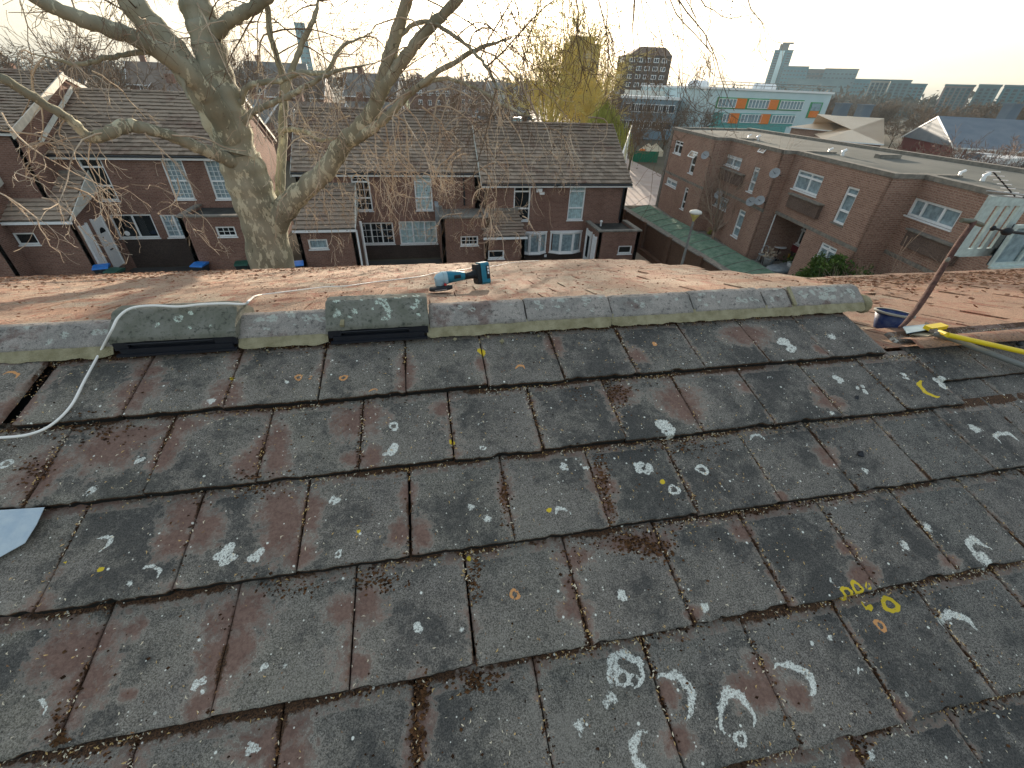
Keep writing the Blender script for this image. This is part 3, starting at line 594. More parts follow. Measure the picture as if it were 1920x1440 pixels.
tag(b.build('fallen_leaves', [M['leaf'], plain('rust_leaf', (.17, .07, .035), .85, c2=(.28, .13, .07))]), 'dry brown leaves drifted on the far slope of the roof', 'leaves', kind='stuff')
# ------------------------------------------------------------------ loose things on the roof
def catmull(P, n=8):
    P = np.asarray(P, float); Q = np.vstack([2*P[0]-P[1], P, 2*P[-1]-P[-2]]); t = np.linspace(0, 1, n, endpoint=False)[:, None]; out = []
    for i in range(1, len(Q)-2):
        a, b, c, d = Q[i-1:i+3]; out.append(.5*((2*b)+(-a+c)*t+(2*a-5*b+4*c-d)*t**2+(-a+3*b-3*c+d)*t**3))
    return np.vstack(out+[P[-1:]])
def far_pt(x, y, h=0., low=False):
    d = ray(x, y); z0, y0 = (-.915, 1.33) if low else (-.80, 1.66)
    t = (z0+y0*SL+h)/(d[2]+SL*d[1]); return d*t+np.array([0, 0, CZ])
def near_pt(x, y, h=0.): u, v = near_uv(x, y); return rp(u, v, h)
pts = [near_pt(x, y, .004) for x, y in ((-60, 824), (0, 822), (55, 816), (98, 798), (135, 762), (160, 715), (190, 660))]
pts += [aty(208, 622, 1.525), aty(222, 595, 1.565), aty(246, 578, 1.60), aty(285, 573, 1.62), aty(335, 575, 1.615), aty(375, 571, 1.62), aty(420, 569, 1.625), aty(458, 570, 1.63), aty(468, 563, 1.66)]
pts += [far_pt(x, y, .008) for x, y in ((482, 554), (520, 549), (560, 544), (610, 538), (650, 536), (700, 529), (735, 525), (790, 518), (820, 511), (860, 507), (890, 502), (930, 498), (965, 492), (1010, 488.5))]
b = MB(); b.tube(catmull(pts, 8), .0042, 8); tag(b.build('power_cable', plain('white_cable', (.85, .84, .80), .45, var=.03), smooth=True), 'white cable snaking over the ridge and down the tiles', 'cable')
def place(root, rot): root.rotation_euler = rot
# cordless angle grinder
g0 = far_pt(809, 549, 0); g1 = far_pt(915, 541, 0); ang = math.atan2(g1[1]-g0[1], g1[0]-g0[0]); GLn = np.linalg.norm(g1-g0); ks = GLn/.335
gr = empty('angle_grinder', g0, 'teal cordless angle grinder lying on the sunny far slope behind the ridge', 'power tool')
def lp(b, name, mat, par, sm=False): o = bpy.data.objects.new(name, b.mesh(name, mat, sm)); COL.objects.link(o); o.parent = par; return o
TEAL = plain('teal_plastic', (.008, .17, .26), .4, .4, var=.1); BLK = plain('rubber_black', (.012, .016, .02), .6, .3); ALU = plain('cast_aluminium', (.34, .50, .56), .4, .5, var=.08)
def rbox(b, x0, x1, y0, y1, z0, z1, r=.006, m=0):                      # box with chamfered long edges
    prof = [(y0+r, z0), (y1-r, z0), (y1, z0+r), (y1, z1-r), (y1-r, z1), (y0+r, z1), (y0, z1-r), (y0, z0+r)]
    b.prism([(x0, p, q) for p, q in prof], (x1-x0, 0, 0), m)
b = MB(); b.tube([(.09, 0, .066), (.10, 0, .066), (.13, 0, .066), (.17, 0, .063), (.195, 0, .060)], [.030, .033, .031, .026, .022], 14); lp(b, 'body', TEAL, gr, True)
b = MB(); b.tube([(.19, 0, .060), (.21, 0, .058), (.235, 0, .058), (.258, 0, .060), (.275, 0, .058)], [.022, .019, .019, .024, .034], 12); rbox(b, .13, .165, -.036, -.028, .056, .074, .003); rbox(b, .21, .245, -.024, -.012, .05, .066, .003); lp(b, 'grip', BLK, gr, True)
b = MB(); rbox(b, .262, .288, -.034, .034, .006, .112, .008); lp(b, 'battery_cradle', BLK, gr)
b = MB(); rbox(b, .286, .335, -.038, .038, .002, .118, .009); rbox(b, .288, .330, -.040, -.034, .012, .020, .001); o = lp(b, 'battery', TEAL, gr)
b = MB(); rbox(b, .315, .334, -.0405, -.036, .03, .10, .002, 0); rbox(b, .3345, .3365, -.03, .03, .03, .10, .001, 0); lp(b, 'battery_label', BLK, o)
b = MB(); [rbox(b, .321, .329, -.0425, -.040, z, z+.011, .001) for z in (.085, .070, .055)]; lp(b, 'label_marks', M['white'], o)
b = MB(); b.tube([(.088, 0, .066), (.07, 0, .066), (.05, 0, .062), (.036, 0, .055)], [.034, .032, .030, .020], 14); b.tube([(.056, 0, .060), (.056, 0, .036), (.056, 0, .030)], [.028, .027, .024], 14); rbox(b, .072, .092, -.034, .034, .034, .098, .01); lp(b, 'gear_head', ALU, gr, True)
b = MB(); b.tube([(.070, -.034, .036), (.070, -.044, .036)], .007, 8); lp(b, 'lock_button', plain('red_button', (.45, .03, .03), .4), gr)
b = MB(); b.lathe([(.022, .028), (.058, .026), (.063, .022), (.063, .008), (.060, .008), (.060, .020), (.022, .022)], (.056, 0, 0), 28); lp(b, 'disc_guard', BLK, gr, True)
b = MB(); b.lathe([(0, .012), (.0575, .0125), (.0575, .0155), (0, .016)], (.054, -.006, 0), 28); lp(b, 'cutting_disc', plain('steel_disc', (.45, .47, .48), .35, metal=.6), gr)
gr.scale = (ks,)*3; gr.rotation_euler = (-PIT*.9, 0, ang)
# bucket
bp = np.array([2.46, 1.66, CZ-.915-.33*SL-.065])
bu = empty('bucket', bp, 'dark blue plastic bucket with a pale rim standing past the ridge end', 'bucket')
b = MB(); b.lathe([(.0, 0), (.052, 0), (.058, .004), (.098, .158), (.094, .158), (.054, .008), (0, .008)], n=32); lp(b, 'bucket_shell', plain('blue_plastic', (.012, .03, .13), .5, .3, c2=(.06, .085, .17), scale=40), bu, True)
b = MB(); b.lathe([(.096, .150), (.106, .152), (.107, .162), (.102, .166), (.094, .164)], n=32); lp(b, 'rim', plain('dusty_rim', (.34, .34, .30), .8), bu, True)
b = MB(); b.lathe([(0, .10), (.07, .102), (.082, .108)], n=20); lp(b, 'mortar_fill', M['mortar'], bu)
bu.rotation_euler = (-.16, .10, 0); bu.scale = (.86, .86, .86)
# rusty bar
Pb = [aty(1686, 614, 1.36), aty(1700, 603, 1.40), aty(1722, 575, 1.47), aty(1745, 540, 1.54), aty(1770, 498, 1.62), aty(1800, 452, 1.70), aty(1826, 416, 1.78)]
RUST = plain('rusty_iron', (.055, .025, .020), .85, .3, c2=(.12, .055, .04), scale=30, bump=.5, bscale=90)
bar = empty('iron_bar', Pb[0], 'rusty dark iron bar with a crosspiece leaning up from the ridge end', 'bar')
cb_ = catmull(Pb, 6); b = MB(); b.tube(cb_, np.interp(np.arange(len(cb_)), [0, 6, 14, 99], [.005, .011, .013, .012]), 8); b.build('shaft', RUST, bar, smooth=True, origin=Pb[0])
b = MB(); b.tube([aty(1803, 413, 1.78), aty(1822, 415, 1.78), aty(1842, 422, 1.78)], [.011, .013, .011], 8); b.build('crosspiece', plain('greenish_bronze', (.10, .12, .09), .6, .4, c2=(.17, .15, .11)), bar, smooth=True, origin=Pb[-1])
for px_, py_ in ((1758, 517), (1777, 487), (1742, 545)): b = MB(); b.ball(aty(px_, py_, 1.60), .010, 8, sc=(1, 1, 1.3)); b.build('mortar_spot', M['coping'], bar, smooth=True, origin=aty(px_, py_, 1.60))
# aerial at the frame edge: mast, clamp, boom with elements
Ya = 2.6; A0 = aty(1862, 322, Ya); A1 = aty(1903, 368, Ya); ms = aty(1950, 560, Ya-.1); mt = aty(1938, 372, Ya)
ae = empty('tv_aerial', ms, 'television aerial with a black clamp knob at the edge of the roof', 'aerial'); GALV = plain('galvanised', (.35, .37, .37), .45, .5, metal=.4)
b = MB(); b.tube([ms-np.array([0, 0, .5]), ms, mt], .012, 10); b.build('mast', GALV, ae, smooth=True, origin=ms)
b = MB(); b.tube([A0, A1, mt+(mt-A1)*.2], .0045, 8); b.build('boom', BLK, ae, smooth=True, origin=A0)
for k in range(7):
    q = A0+(A1-A0)*(k/6.); b = MB(); b.tube([q+np.array([-.010, -.05, .006]), q+np.array([.010, .05, -.006])], .0035, 6); b.build('element', M['white'], ae, origin=q)
b = MB(); b.tube([aty(1850, 358, Ya), aty(1880, 361, Ya), aty(1925, 367, Ya)], [.005, .006, .006], 8); b.tube([aty(1853, 365, Ya), aty(1925, 372, Ya)], .004, 8); b.build('reflector_bar', GALV, ae, smooth=True, origin=A1)
b = MB(); c = aty(1888, 434, Ya-.1); b.ball(c, .034, 14, sc=(1.25, 1, .85)); b.tube([c, aty(1922, 438, Ya-.1), aty(1945, 440, Ya-.1)], .010, 8); b.ball(aty(1862, 428, Ya-.1), .018, 10, sc=(1.1, 1, 1.1)); b.tube([aty(1862, 428, Ya-.1), c], .008, 6); b.build('clamp_knob', BLK, ae, smooth=True, origin=c)
# long handled tools
def lowp(x, y, h=.03):
    d = ray(x, y); t = (-.835-.024-1.558*SL+h)/(d[2]-SL*d[1]); P = d*t
    if P[1] > 1.31: return far_pt(x, y, h, True)
    return P+np.array([0, 0, CZ])
YELP = plain('yellow_fibreglass', (.75, .55, .01), .45, .4, var=.05); GREYP = plain('grey_tube', (.16, .17, .16), .5, .4)
a, c = lowp(1776, 628, .045), lowp(1990, 676, .045); br = empty('broom', a, 'yellow handled broom lying across the lower roof', 'broom')
b = MB(); b.tube([a, (a+c)/2, c], .0112, 12); b.build('handle', YELP, br, smooth=True, origin=a)
b = MB(); b.obox(lowp(1744, 622, .03), lowp(1775, 617, .03)-lowp(1744, 622, .03), (.012, .045, -.006), (0, 0, .018)); b.build('head', YELP, br, origin=a)
b = MB(); b.tube([lowp(1762, 622, .04), a], .010, 8); b.build('socket', YELP, br, smooth=True, origin=a)
a, c = lowp(1764, 628, .03), lowp(1990, 712, .035); sc = empty('scraper', a, 'grey handled scraper with a pale blue blade beside the bucket', 'scraper')
b = MB(); b.tube(catmull([lowp(1752, 627, .03), a, lowp(1800, 641, .03), lowp(1860, 664, .03), c], 5), .0125, 12); b.build('handle', GREYP, sc, smooth=True, origin=a)
b = MB(); q = [lowp(1692, 613, .025), lowp(1735, 609, .03), lowp(1742, 619, .03), lowp(1700, 626, .025)]; b.prism(q, (0, 0, .004)); b.build('blade', plain('pale_blue_steel', (.22, .34, .42), .35, .5, metal=.3), sc, origin=a)
b = MB(); b.prism([lowp(1733, 608, .03), lowp(1752, 618, .03), lowp(1760, 628, .03), lowp(1741, 622, .03)], (0, 0, .014)); b.build('blade_clamp', BLK, sc, origin=a)
b = MB(); q = [lowp(1708, 628, .012), lowp(1740, 621, .014), lowp(1762, 624, .012), lowp(1738, 632, .010)]; b.prism(q, (0, 0, .006)); tag(b.build('wood_offcut', plain('pale_wood', (.52, .46, .33), .8)), 'pale wooden offcut under the scraper blade', 'offcut')
b = MB(); q = lowp(1912, 645, .01); b.ball(q, .014, 8, sc=(1.3, 1, .7)); tag(b.build('black_pebble', BLK, smooth=True), 'black lump on the lower roof at the frame edge', 'lump')
# scrap of flashing sheet at left
q = [near_pt(-70, 962, .003), near_pt(85, 952, .002), near_pt(71, 985, .004), near_pt(49, 1019, .003), near_pt(0, 1046, .002), near_pt(-80, 1075, .002)]
b = MB(); b.prism(q, rp(0, 0, .0016)-rp(0, 0, 0)); tag(b.build('sheet_offcut', plain('pale_blue_sheet', (.36, .46, .54), .35, .5, c2=(.46, .55, .60), scale=30, bump=.3, bscale=60)), 'pale blue offcut of sheet lying on the third course of tiles', 'sheet')
# ------------------------------------------------------------------ building kit
Z3 = np.array([0, 0, 1.])
def wallf(b, P, U, N, w, h, holes=(), dep=.14, m=0, th=.25):
    """rectangular wall: corner P, unit U along, N outwards, holes (a0,a1,b0,b1) with reveals; a solid skin th deep"""
    P, U, N = [np.asarray(q, float) for q in (P, U, N)]
    A = sorted({0, w, *[q for h_ in holes for q in h_[:2]]}); B = sorted({0, h, *[q for h_ in holes for q in h_[2:]]})
    q = lambda a, c, n=0: P+U*a+Z3*c-N*n
    flip = np.dot(np.cross(U, Z3), N) < 0
    def qd(*v): b.quad(*(v[::-1] if flip else v), m)
    for i in range(len(A)-1):
        for j in range(len(B)-1):
            ca, cb = (A[i]+A[i+1])/2, (B[j]+B[j+1])/2
            if any(x[0] < ca < x[1] and x[2] < cb < x[3] for x in holes): continue
            qd(q(A[i], B[j]), q(A[i+1], B[j]), q(A[i+1], B[j+1]), q(A[i], B[j+1]))
    for a0, a1, b0, b1 in holes:
        qd(q(a0, b0), q(a0, b0, dep), q(a1, b0, dep), q(a1, b0)); qd(q(a0, b1, dep), q(a0, b1), q(a1, b1), q(a1, b1, dep))
        qd(q(a0, b0, dep), q(a0, b0), q(a0, b1), q(a0, b1, dep)); qd(q(a1, b0), q(a1, b0, dep), q(a1, b1, dep), q(a1, b1))
    return b
def window(par, P, U, N, w, h, cols=(), rows=(), grid=None, curtain='dark', fr=.08, set_=.05, vent=None, sill=True, mat=None, curt_frac=1.):
    """P = lower corner on the wall face. cols/rows: mullion and transom fractions; grid: (nx, ny) glazing bars per light"""
    P, U, N = [np.asarray(q, float) for q in (P, U, N)]; f0 = P-N*set_; mat = mat or M['white']
    b = MB(); bar = lambda a0, a1, c0, c1, d=.06, pr=0.: b.obox(f0+U*a0+Z3*c0-N*(d-pr), U*(a1-a0), N*d, Z3*(c1-c0))
    bar(0, w, 0, fr); bar(0, w, h-fr, h); bar(0, fr, fr, h-fr); bar(w-fr, w, fr, h-fr)
    xs = [fr]+[c*w for c in cols]+[w-fr]; ys = [fr]+[r*h for r in rows]+[h-fr]
    for c in cols: bar(c*w-fr*.5, c*w+fr*.5, fr, h-fr, .058)
    for r in rows: bar(fr, w-fr, r*h-fr*.5, r*h+fr*.5, .056)
    if grid:
        for i in range(len(xs)-1):
            for k in range(1, grid[0]): x = xs[i]+(xs[i+1]-xs[i])*k/grid[0]; bar(x-.011, x+.011, fr, h-fr, .03, -.012)
        for j in range(len(ys)-1):
            for k in range(1, grid[1]): y = ys[j]+(ys[j+1]-ys[j])*k/grid[1]; bar(fr, w-fr, y-.011, y+.011, .028, -.012)
    org = tuple(P); o = b.build('window', mat, par, origin=org)
    g = MB(); g.quad(*[f0-N*.035+U*a+Z3*c for a, c in ((.03, .03), (w-.03, .03), (w-.03, h-.03), (.03, h-.03))]); g.build('pane', M['glass'], o, origin=org)
    k = MB(); d = .085+.04; q = lambda a, c: P-N*d+U*a+Z3*c
    if curtain in ('curtain', 'curtaingrey'):
        n = 24; xx = np.linspace(0, w, n); zz = np.array([h*(1-curt_frac), h]); V = np.array([P-N*(d-.012*math.sin(i*2.1))+U*x+Z3*z for i, x in enumerate(xx) for z in zz])
        k.add(V, [[2*i, 2*i+2, 2*i+3, 2*i+1] for i in range(n-1)]); k.build('curtain', M[curtain], o, origin=org)
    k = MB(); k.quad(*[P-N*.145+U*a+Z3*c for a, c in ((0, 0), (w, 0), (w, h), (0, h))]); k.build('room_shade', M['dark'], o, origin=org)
    if sill: k = MB(); k.obox(P-U*.04-Z3*.05-N*.05, U*(w+.08), N*.10, Z3*.05); k.build('sill', mat if sill is True else M[sill], o, origin=org)
    if vent:                                                        # opened top light (a0,a1,c0,c1)
        a0, a1, c0, c1 = vent; k = MB(); hg = f0+U*a0+Z3*c1+N*.02; dn = (N*.55-Z3*.83)*(c1-c0)
        k.obox(hg, U*(a1-a0), dn*.12, N*.02+Z3*.03); k.obox(hg+dn*.88, U*(a1-a0), dn*.12, N*.02+Z3*.03); k.obox(hg+dn*.12, U*.05, dn*.76, N*.02+Z3*.03); k.obox(hg+U*(a1-a0-.05)+dn*.12, U*.05, dn*.76, N*.02+Z3*.03)
        v = k.build('open_light', mat, o, origin=org); k = MB(); k.quad(hg+N*.012, hg+U*(a1-a0)+N*.012, hg+U*(a1-a0)+dn+N*.012, hg+dn+N*.012); k.build('open_pane', M['glass'], o, origin=org)
    return o
def htile_mesh():
    b = MB(); w, l = .298, .33
    b.add([(-w/2, 0, 0), (w/2, 0, 0), (w/2, l, 0), (-w/2, l, 0), (-w/2, .004, -.024), (w/2, .004, -.024), (-w/2, l, -.024), (w/2, l, -.024), (0, 0, .006), (0, l, .006)],
          [[0, 8, 9, 3], [8, 1, 2, 9], [4, 5, 1, 0], [1, 5, 7, 2], [4, 0, 3, 6], [5, 4, 6, 7]])
    return b.mesh('house_tile', M['houseroof'])
HT = htile_mesh(); HTV = np.array([v.co[:] for v in HT.vertices]); HTF = np.array([p.vertices[:] for p in HT.polygons])
def tiled(par, x0, x1, y0, z0, y1, z1, singles=0, gauge=.29, back=True, yb=None, zb=None):
    """front slope rising from eave (y0,z0) to (y1,z1); the first `singles` tiles are objects"""
    L = math.hypot(y1-y0, z1-z0); a = math.atan2(z1-z0, y1-y0); rows = int(round(L/gauge)); gg = L/rows; ca, sa = math.cos(a+.045), math.sin(a+.045); rest = MB(); n = 0
    ccos, csin = math.cos(a), math.sin(a)
    for r in range(rows):
        xs = np.arange(x0, x1-.15, .30)+(.15 if r % 2 else 0)
        for x in xs:
            xc = min(x+.15, x1-.13); jit = RNG.normal(0, .004, 3); T = np.array([xc+jit[0]*.5, y0+ccos*r*gg, z0+csin*r*gg+.075+jit[2]*1.5])
            rx = a-.19+RNG.normal(0, .008); rz = RNG.normal(0, .006)
            if n < singles: inst('tile', HT, T, par, rot=(rx, 0, rz)); n += 1
            else:
                V = HTV.copy(); Y, Z = V[:, 1]*math.cos(rx)-V[:, 2]*math.sin(rx), V[:, 1]*math.sin(rx)+V[:, 2]*math.cos(rx)
                rest.add(np.stack([V[:, 0], Y, Z], -1)+T, HTF)
    if rest.V:
        o = rest.build('tile', M['houseroof'], par); o['kind'] = 'stuff'
def ridge_row(par, x0, x1, y, z):
    n = int((x1-x0)/.45); me = MB(); th = np.linspace(.1, math.pi-.1, 7); P = [(0, math.cos(t)*.12, math.sin(t)*.10-.02) for t in th]
    me.prism(P, (.44, 0, 0)); m_ = me.mesh('ridge_cap', M['houseroof'])
    for k in range(n): inst('ridge_tile', m_, (x0+k*(x1-x0)/n, y, z+RNG.normal(0, .004)), par)
def house(name, label, x0, x1, yf, ze, yr, zr, wins, singles=300, gable_r=True, gable_l=True, x_r_trim=0, group=None, eave_gap=None, z0=0):
    H = empty(name, ((x0+x1)/2, yf+3, 0), label, 'house', group); yb = 2*yr-yf
    b = MB(); wallf(b, (x0, yf, z0), (1, 0, 0), (0, -1, 0), x1-x0, ze-z0, [(w[0]-x0, w[1]-x0, w[2]-z0, w[3]-z0) for w in wins])
    for x, e in ((x0, -1), (x1, 1)):                                 # gables
        pg = [(x, yf, z0), (x, yb, z0), (x, yb, ze), (x, yr, zr-.06), (x, yf, ze)]; b.prism(pg, (-e*.2, 0, 0))
    b.quad((x0, yb, z0), (x0, yb, ze), (x1, yb, ze), (x1, yb, z0)); b.build('wall', M['brick'], H)
    sl = (zr-ze)/(yr-yf); ye = yf-.28; zee = ze-.28*sl+.10
    tiled(H, x0-.12, x1+.12, ye, zee, yr, zr+.06, singles); ridge_row(H, x0-.12, x1+.12, yr, zr+.10)
    b = MB(); b.quad((x0-.1, yr, zr+.05), (x1+.1, yr, zr+.05), (x1+.1, yb+.3, ze-.3*sl+.05), (x0-.1, yb+.3, ze-.3*sl+.05)); b.quad((x0-.1, ye+.04, zee-.02), (x1+.1, ye+.04, zee-.02), (x1+.1, yr, zr+.02), (x0-.1, yr, zr+.02)); b.build('roof_back', M['houseroof'], H)
    b = MB(); g = eave_gap
    for a, c in ([(x0-.1, x1+.1)] if not g else [(x0-.1, g), (g+.12, x1+.1)]): b.box(a, c, ye+.045, ye+.075, zee-.20, zee-.045)
    b.build('fascia', M['white'], H)
    b = MB(); b.tube([(x0-.12, ye-.02, zee-.035), (x1+.12, ye-.02, zee-.035)], .055, 8); b.build('gutter', M['fasciadark'], H, smooth=True)
    b = MB(); b.box(x0, x1, ye+.08, yf, zee-.20, zee-.17); b.build('soffit', M['white'], H)
    for x, e, on in ((x0, -1, gable_l), (x1, 1, gable_r)):
        if not on: continue
        for (ya, za, y2, z2) in ((ye, zee-.03, yr, zr+.03), (yb+.28, zee-.03, yr, zr+.03)):
            b = MB(); b.prism([(x+e*.13, ya, za-.20), (x+e*.13, ya, za), (x+e*.13, y2, z2), (x+e*.13, y2, z2-.20)], (e*.03, 0, 0)); b.build('bargeboard', M['offwhite'], H)
    for w in wins: window(H, (w[0], yf, w[2]), (1, 0, 0), (0, -1, 0), w[1]-w[0], w[3]-w[2], **w[4])
    return H
def wpx(tl, br, Y): a, c = aty(*tl, Y), aty(*br, Y); return a[0], c[0], c[2], a[2]
TALL = dict(rows=(.36, .82), sill='brickdark')
# middle house
yB = 27.7
wB = [(*(-3.86, -2.86, 2.92, 4.90), dict(rows=(.36, .80), grid=(3, 2), curtain='dark')), (*(-.36, .66, 2.92, 4.92), dict(rows=(.36, .80), grid=(3, 3), curtain='curtain')),
      (*(-3.90, -1.84, .95, 2.25), dict(cols=(.36, .66), grid=(2, 3), curtain='dark')), (*(-1.50, .78, .90, 2.30), dict(cols=(.36, .68), grid=(2, 3), curtain='curtain'))]
HB = house('brick_house', 'middle brick house behind the spreading limb with a tiled lean-to', -6.78, 3.40, yB, 5.10, 31.7, 7.72, wB, 300, gable_r=True, group='brick houses across the way')
yC = 26.6
wC = [(*(5.40, 6.42, 2.50, 4.50), dict(rows=(.36, .84), curtain='dark')), (*(8.84, 9.86, 2.50, 4.50), dict(rows=(.36, .84), curtain='curtain'))]
HC = house('brick_house', 'right-hand brick house with two bowed windows and a flat porch', 3.58, 12.55, yC, 4.72, 30.6, 7.30, wC, 300, group='brick houses across the way', eave_gap=7.9)
yA = 27.5
wA = [(*(-16.75, -15.70, 3.62, 5.62), dict(rows=(.36, .80), curtain='dark')), (*(-13.05, -12.05, 3.66, 5.62), dict(rows=(.47,), grid=(4, 4), curtain='curtaingrey')), (*(-11.05, -9.98, 3.65, 5.60), dict(rows=(.47,), grid=(4, 4), curtain='curtaingrey')),
      (*(-16.55, -14.55, 1.66, 2.92), dict(cols=(.52,), rows=(), curtain='dark')), (*(-14.15, -12.9, 1.66, 2.88), dict(cols=(.5,), grid=(2, 4), curtain='curtaingrey'))]
HA = house('brick_house', 'wide brick house behind the great tree trunk with barred windows', -18.5, -9.55, yA, 5.86, 31.5, 8.25, wA, 300, group='brick houses across the way')
HD = house('brick_house', 'stepped-up brick house with broad cream bargeboards left of the wide house', -27.5, -17.75, 25.9, 6.95, 31.0, 8.98, [], 160, group='brick houses across the way')
b = MB(); P0 = np.array([-17.6, 27.0, 6.25]); P1 = np.array([-17.6, 31.2, 8.3]); b.prism([P0, P1, P1+Z3*.22, P0+Z3*.22], (.05, 0, 0)); b.build('flashing', M['offwhite'], HD)
# broad cream barge on the near slope
b = MB(); b.prism([(-17.60, 25.55, 6.62), (-17.60, 31.0, 8.80), (-17.60, 31.0, 9.10), (-17.60, 25.55, 6.95)], (.06, 0, 0)); b.build('bargeboard', plain('cream_bargeboard', (.60, .55, .46), .7, var=.15, scale=4), HD)
# single storey front rooms
def leanto(H, x0, x1, yfr, ze, yw, zt, win, cheek=True, singles=0, z0=0., cheek_w=.0):
    b = MB(); wallf(b, (x0, yfr, z0), (1, 0, 0), (0, -1, 0), x1-x0, ze-z0, [(win[0]-x0, win[1]-x0, win[2]-z0, win[3]-z0)])
    b.prism([(x1, yfr, z0), (x1, yw-.003, z0), (x1, yw-.003, zt-.1), (x1, yfr, ze)], (-.2, 0, 0)); b.prism([(x0, yfr, z0), (x0, yw-.003, z0), (x0, yw-.003, zt-.1), (x0, yfr, ze)], (.2, 0, 0)); b.build('front_room_wall', M['brick'], H)
    tiled(H, x0-.1, x1+.05, yfr-.2, ze+.02, yw-.02, zt, singles)
    b = MB(); b.box(x0-.1, x1+.1, yfr-.24, yfr-.20, ze-.12, ze+.0); b.build('fascia', M['white'], H)
    b = MB(); b.quad((x0, yfr-.18, ze-.02), (x1, yfr-.18, ze-.02), (x1, yw-.01, zt-.06), (x0, yw-.01, zt-.06)); b.box(x0, x1, yw-.10, yw-.005, zt-.02, zt+.12); b.build('lead_flashing', M['coping'], H)
    if cheek: b = MB(); b.prism([(x1+.06, yfr-.22, ze-.02), (x1+.06, yw-.01, zt-.85), (x1+.06, yw-.01, zt+.12), (x1+.06, yfr-.22, ze+.08)], (.04, 0, 0)); b.build('cheek_board', M['offwhite'], H)
    window(H, (win[0], yfr, win[2]), (1, 0, 0), (0, -1, 0), win[1]-win[0], win[3]-win[2], curtain=win[4] if len(win) > 4 else 'dark')
leanto(HB, -6.75, -3.72, 25.0, 2.66, yB, 4.35, (-6.25, -5.25, 1.58, 2.12, 'curtaingrey'))
leanto(HA, -22.5, -16.55, 24.8, 3.32, yA, 4.95, (-19.3, -18.4, 2.2, 2.78, 'dark'))
leanto(HD, -27.0, -19.3, 23.9, 4.0, 25.9, 5.6, (-26, -25, 2.4, 3.0, 'dark'))
leanto(HC, 3.35, 5.70, 24.4, 2.25, yC, 3.15, (3.45+.1, 4.5, .95, 1.45, 'dark'), cheek=False)
def flatroom(H, x0, x1, yfr, zt, yw, win=None, z0=0., grid=None, top='felt', skip=None):
    b = MB()
    wallf(b, (x0, yfr, z0), (1, 0, 0), (0, -1, 0), x1-x0, zt-z0, [(win[0]-x0, win[1]-x0, win[2]-z0, win[3]-z0)] if win else [])
    for x, e in ((x0, 1), (x1, -1)): b.prism([(x, yfr, z0), (x, yw-.003, z0), (x, yw-.003, zt), (x, yfr, zt)], (e*.22, 0, 0))
    b.build('front_room_wall', M['brick'], H)
    b = MB(); b.quad((x0+.2, yfr+.2, zt-.12), (x1-.2, yfr+.2, zt-.12), (x1-.2, yw, zt-.12), (x0+.2, yw, zt-.12)); b.build('flat_roof', M[top], H)
    b = MB(); b.box(x0-.06, x1+.06, yfr-.06, yfr+.24, zt+.002, zt+.08); b.box(x0-.06, x0+.24, yfr+.245, yw-.005, zt+.002, zt+.08); b.box(x1-.24, x1+.06, yfr+.245, yw-.005, zt+.002, zt+.08); b.build('coping', M['coping'], H)
    if win: window(H, (win[0], yfr, win[2]), (1, 0, 0), (0, -1, 0), win[1]-win[0], win[3]-win[2], grid=grid, curtain='dark')
flatroom(HB, .95, 3.70, 25.0, 3.12, yB, (2.02, 3.05, 1.58, 2.12), grid=(4, 2), top='coping')
b = MB(); b.box(.72, .93, 25.6, 26.9, 2.6, 3.62); b.build('party_slab', plain('grey_render', (.22, .24, .25), .8), HB)
flatroom(HC, 10.15, 12.80, 24.3, 2.40, yC, (11.55, 12.45, 1.05, 1.55)); flatroom(HA, -12.1, -8.9, 25.0, 3.35, yA, (-10.56, -9.64, 2.35, 2.87), grid=(3, 2))
b = MB(); b.lathe([(.05, 0), (.05, .22), (.09, .26), (.09, .32), (0, .36)], (10.9, 26.0, 2.28), 12); b.build('roof_cowl', M['white'], HC, smooth=True)
# bowed windows of the right-hand house
def bow(H, x0, x1, y, z0, z1, n=3):
    w = x1-x0; xs = [x0+w*t for t in (0, .30, .70, 1)]; ys = [y, y-.28, y-.28, y]
    for k in range(3):
        P = np.array([xs[k], ys[k], z0]); Q = np.array([xs[k+1], ys[k+1], z0]); U = (Q-P)/np.linalg.norm(Q-P); N = np.array([U[1], -U[0], 0]); window(H, P+N*.05, U, N, np.linalg.norm(Q-P), z1-z0, curtain='curtaingrey', sill=False, fr=.09)
    for z in (z0-.08, z1): b = MB(); b.prism([(xs[0]-.03, y, z), (xs[1], ys[1]-.06, z), (xs[2], ys[2]-.06, z), (xs[3]+.03, y, z)], (0, 0, .08)); b.build('bow_board', M['white'], H)
bow(HC, 5.95, 7.62, yC-.01, .55, 1.78); bow(HC, 7.85, 9.95, yC-.01, .55, 1.80)
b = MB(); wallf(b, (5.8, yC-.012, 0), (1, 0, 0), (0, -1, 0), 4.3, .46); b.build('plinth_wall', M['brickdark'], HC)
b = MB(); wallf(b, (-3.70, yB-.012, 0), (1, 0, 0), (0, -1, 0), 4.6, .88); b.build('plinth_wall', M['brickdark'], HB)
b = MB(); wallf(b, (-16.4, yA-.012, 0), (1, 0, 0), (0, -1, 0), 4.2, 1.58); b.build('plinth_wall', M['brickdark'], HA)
b = MB(); b.box(7.55, 7.70, yC-.06, yC-.01, .22, .38); b.build('wall_vent', M['white'], HC)
b = MB(); b.box(5.95+1.0, 7.25, yC-.08, yC, 4.02, 4.16); b.box(6.75, 7.1, yC-.1, yC-.005, 4.16, 4.36); b.build('alarm_box', M['white'], HC)
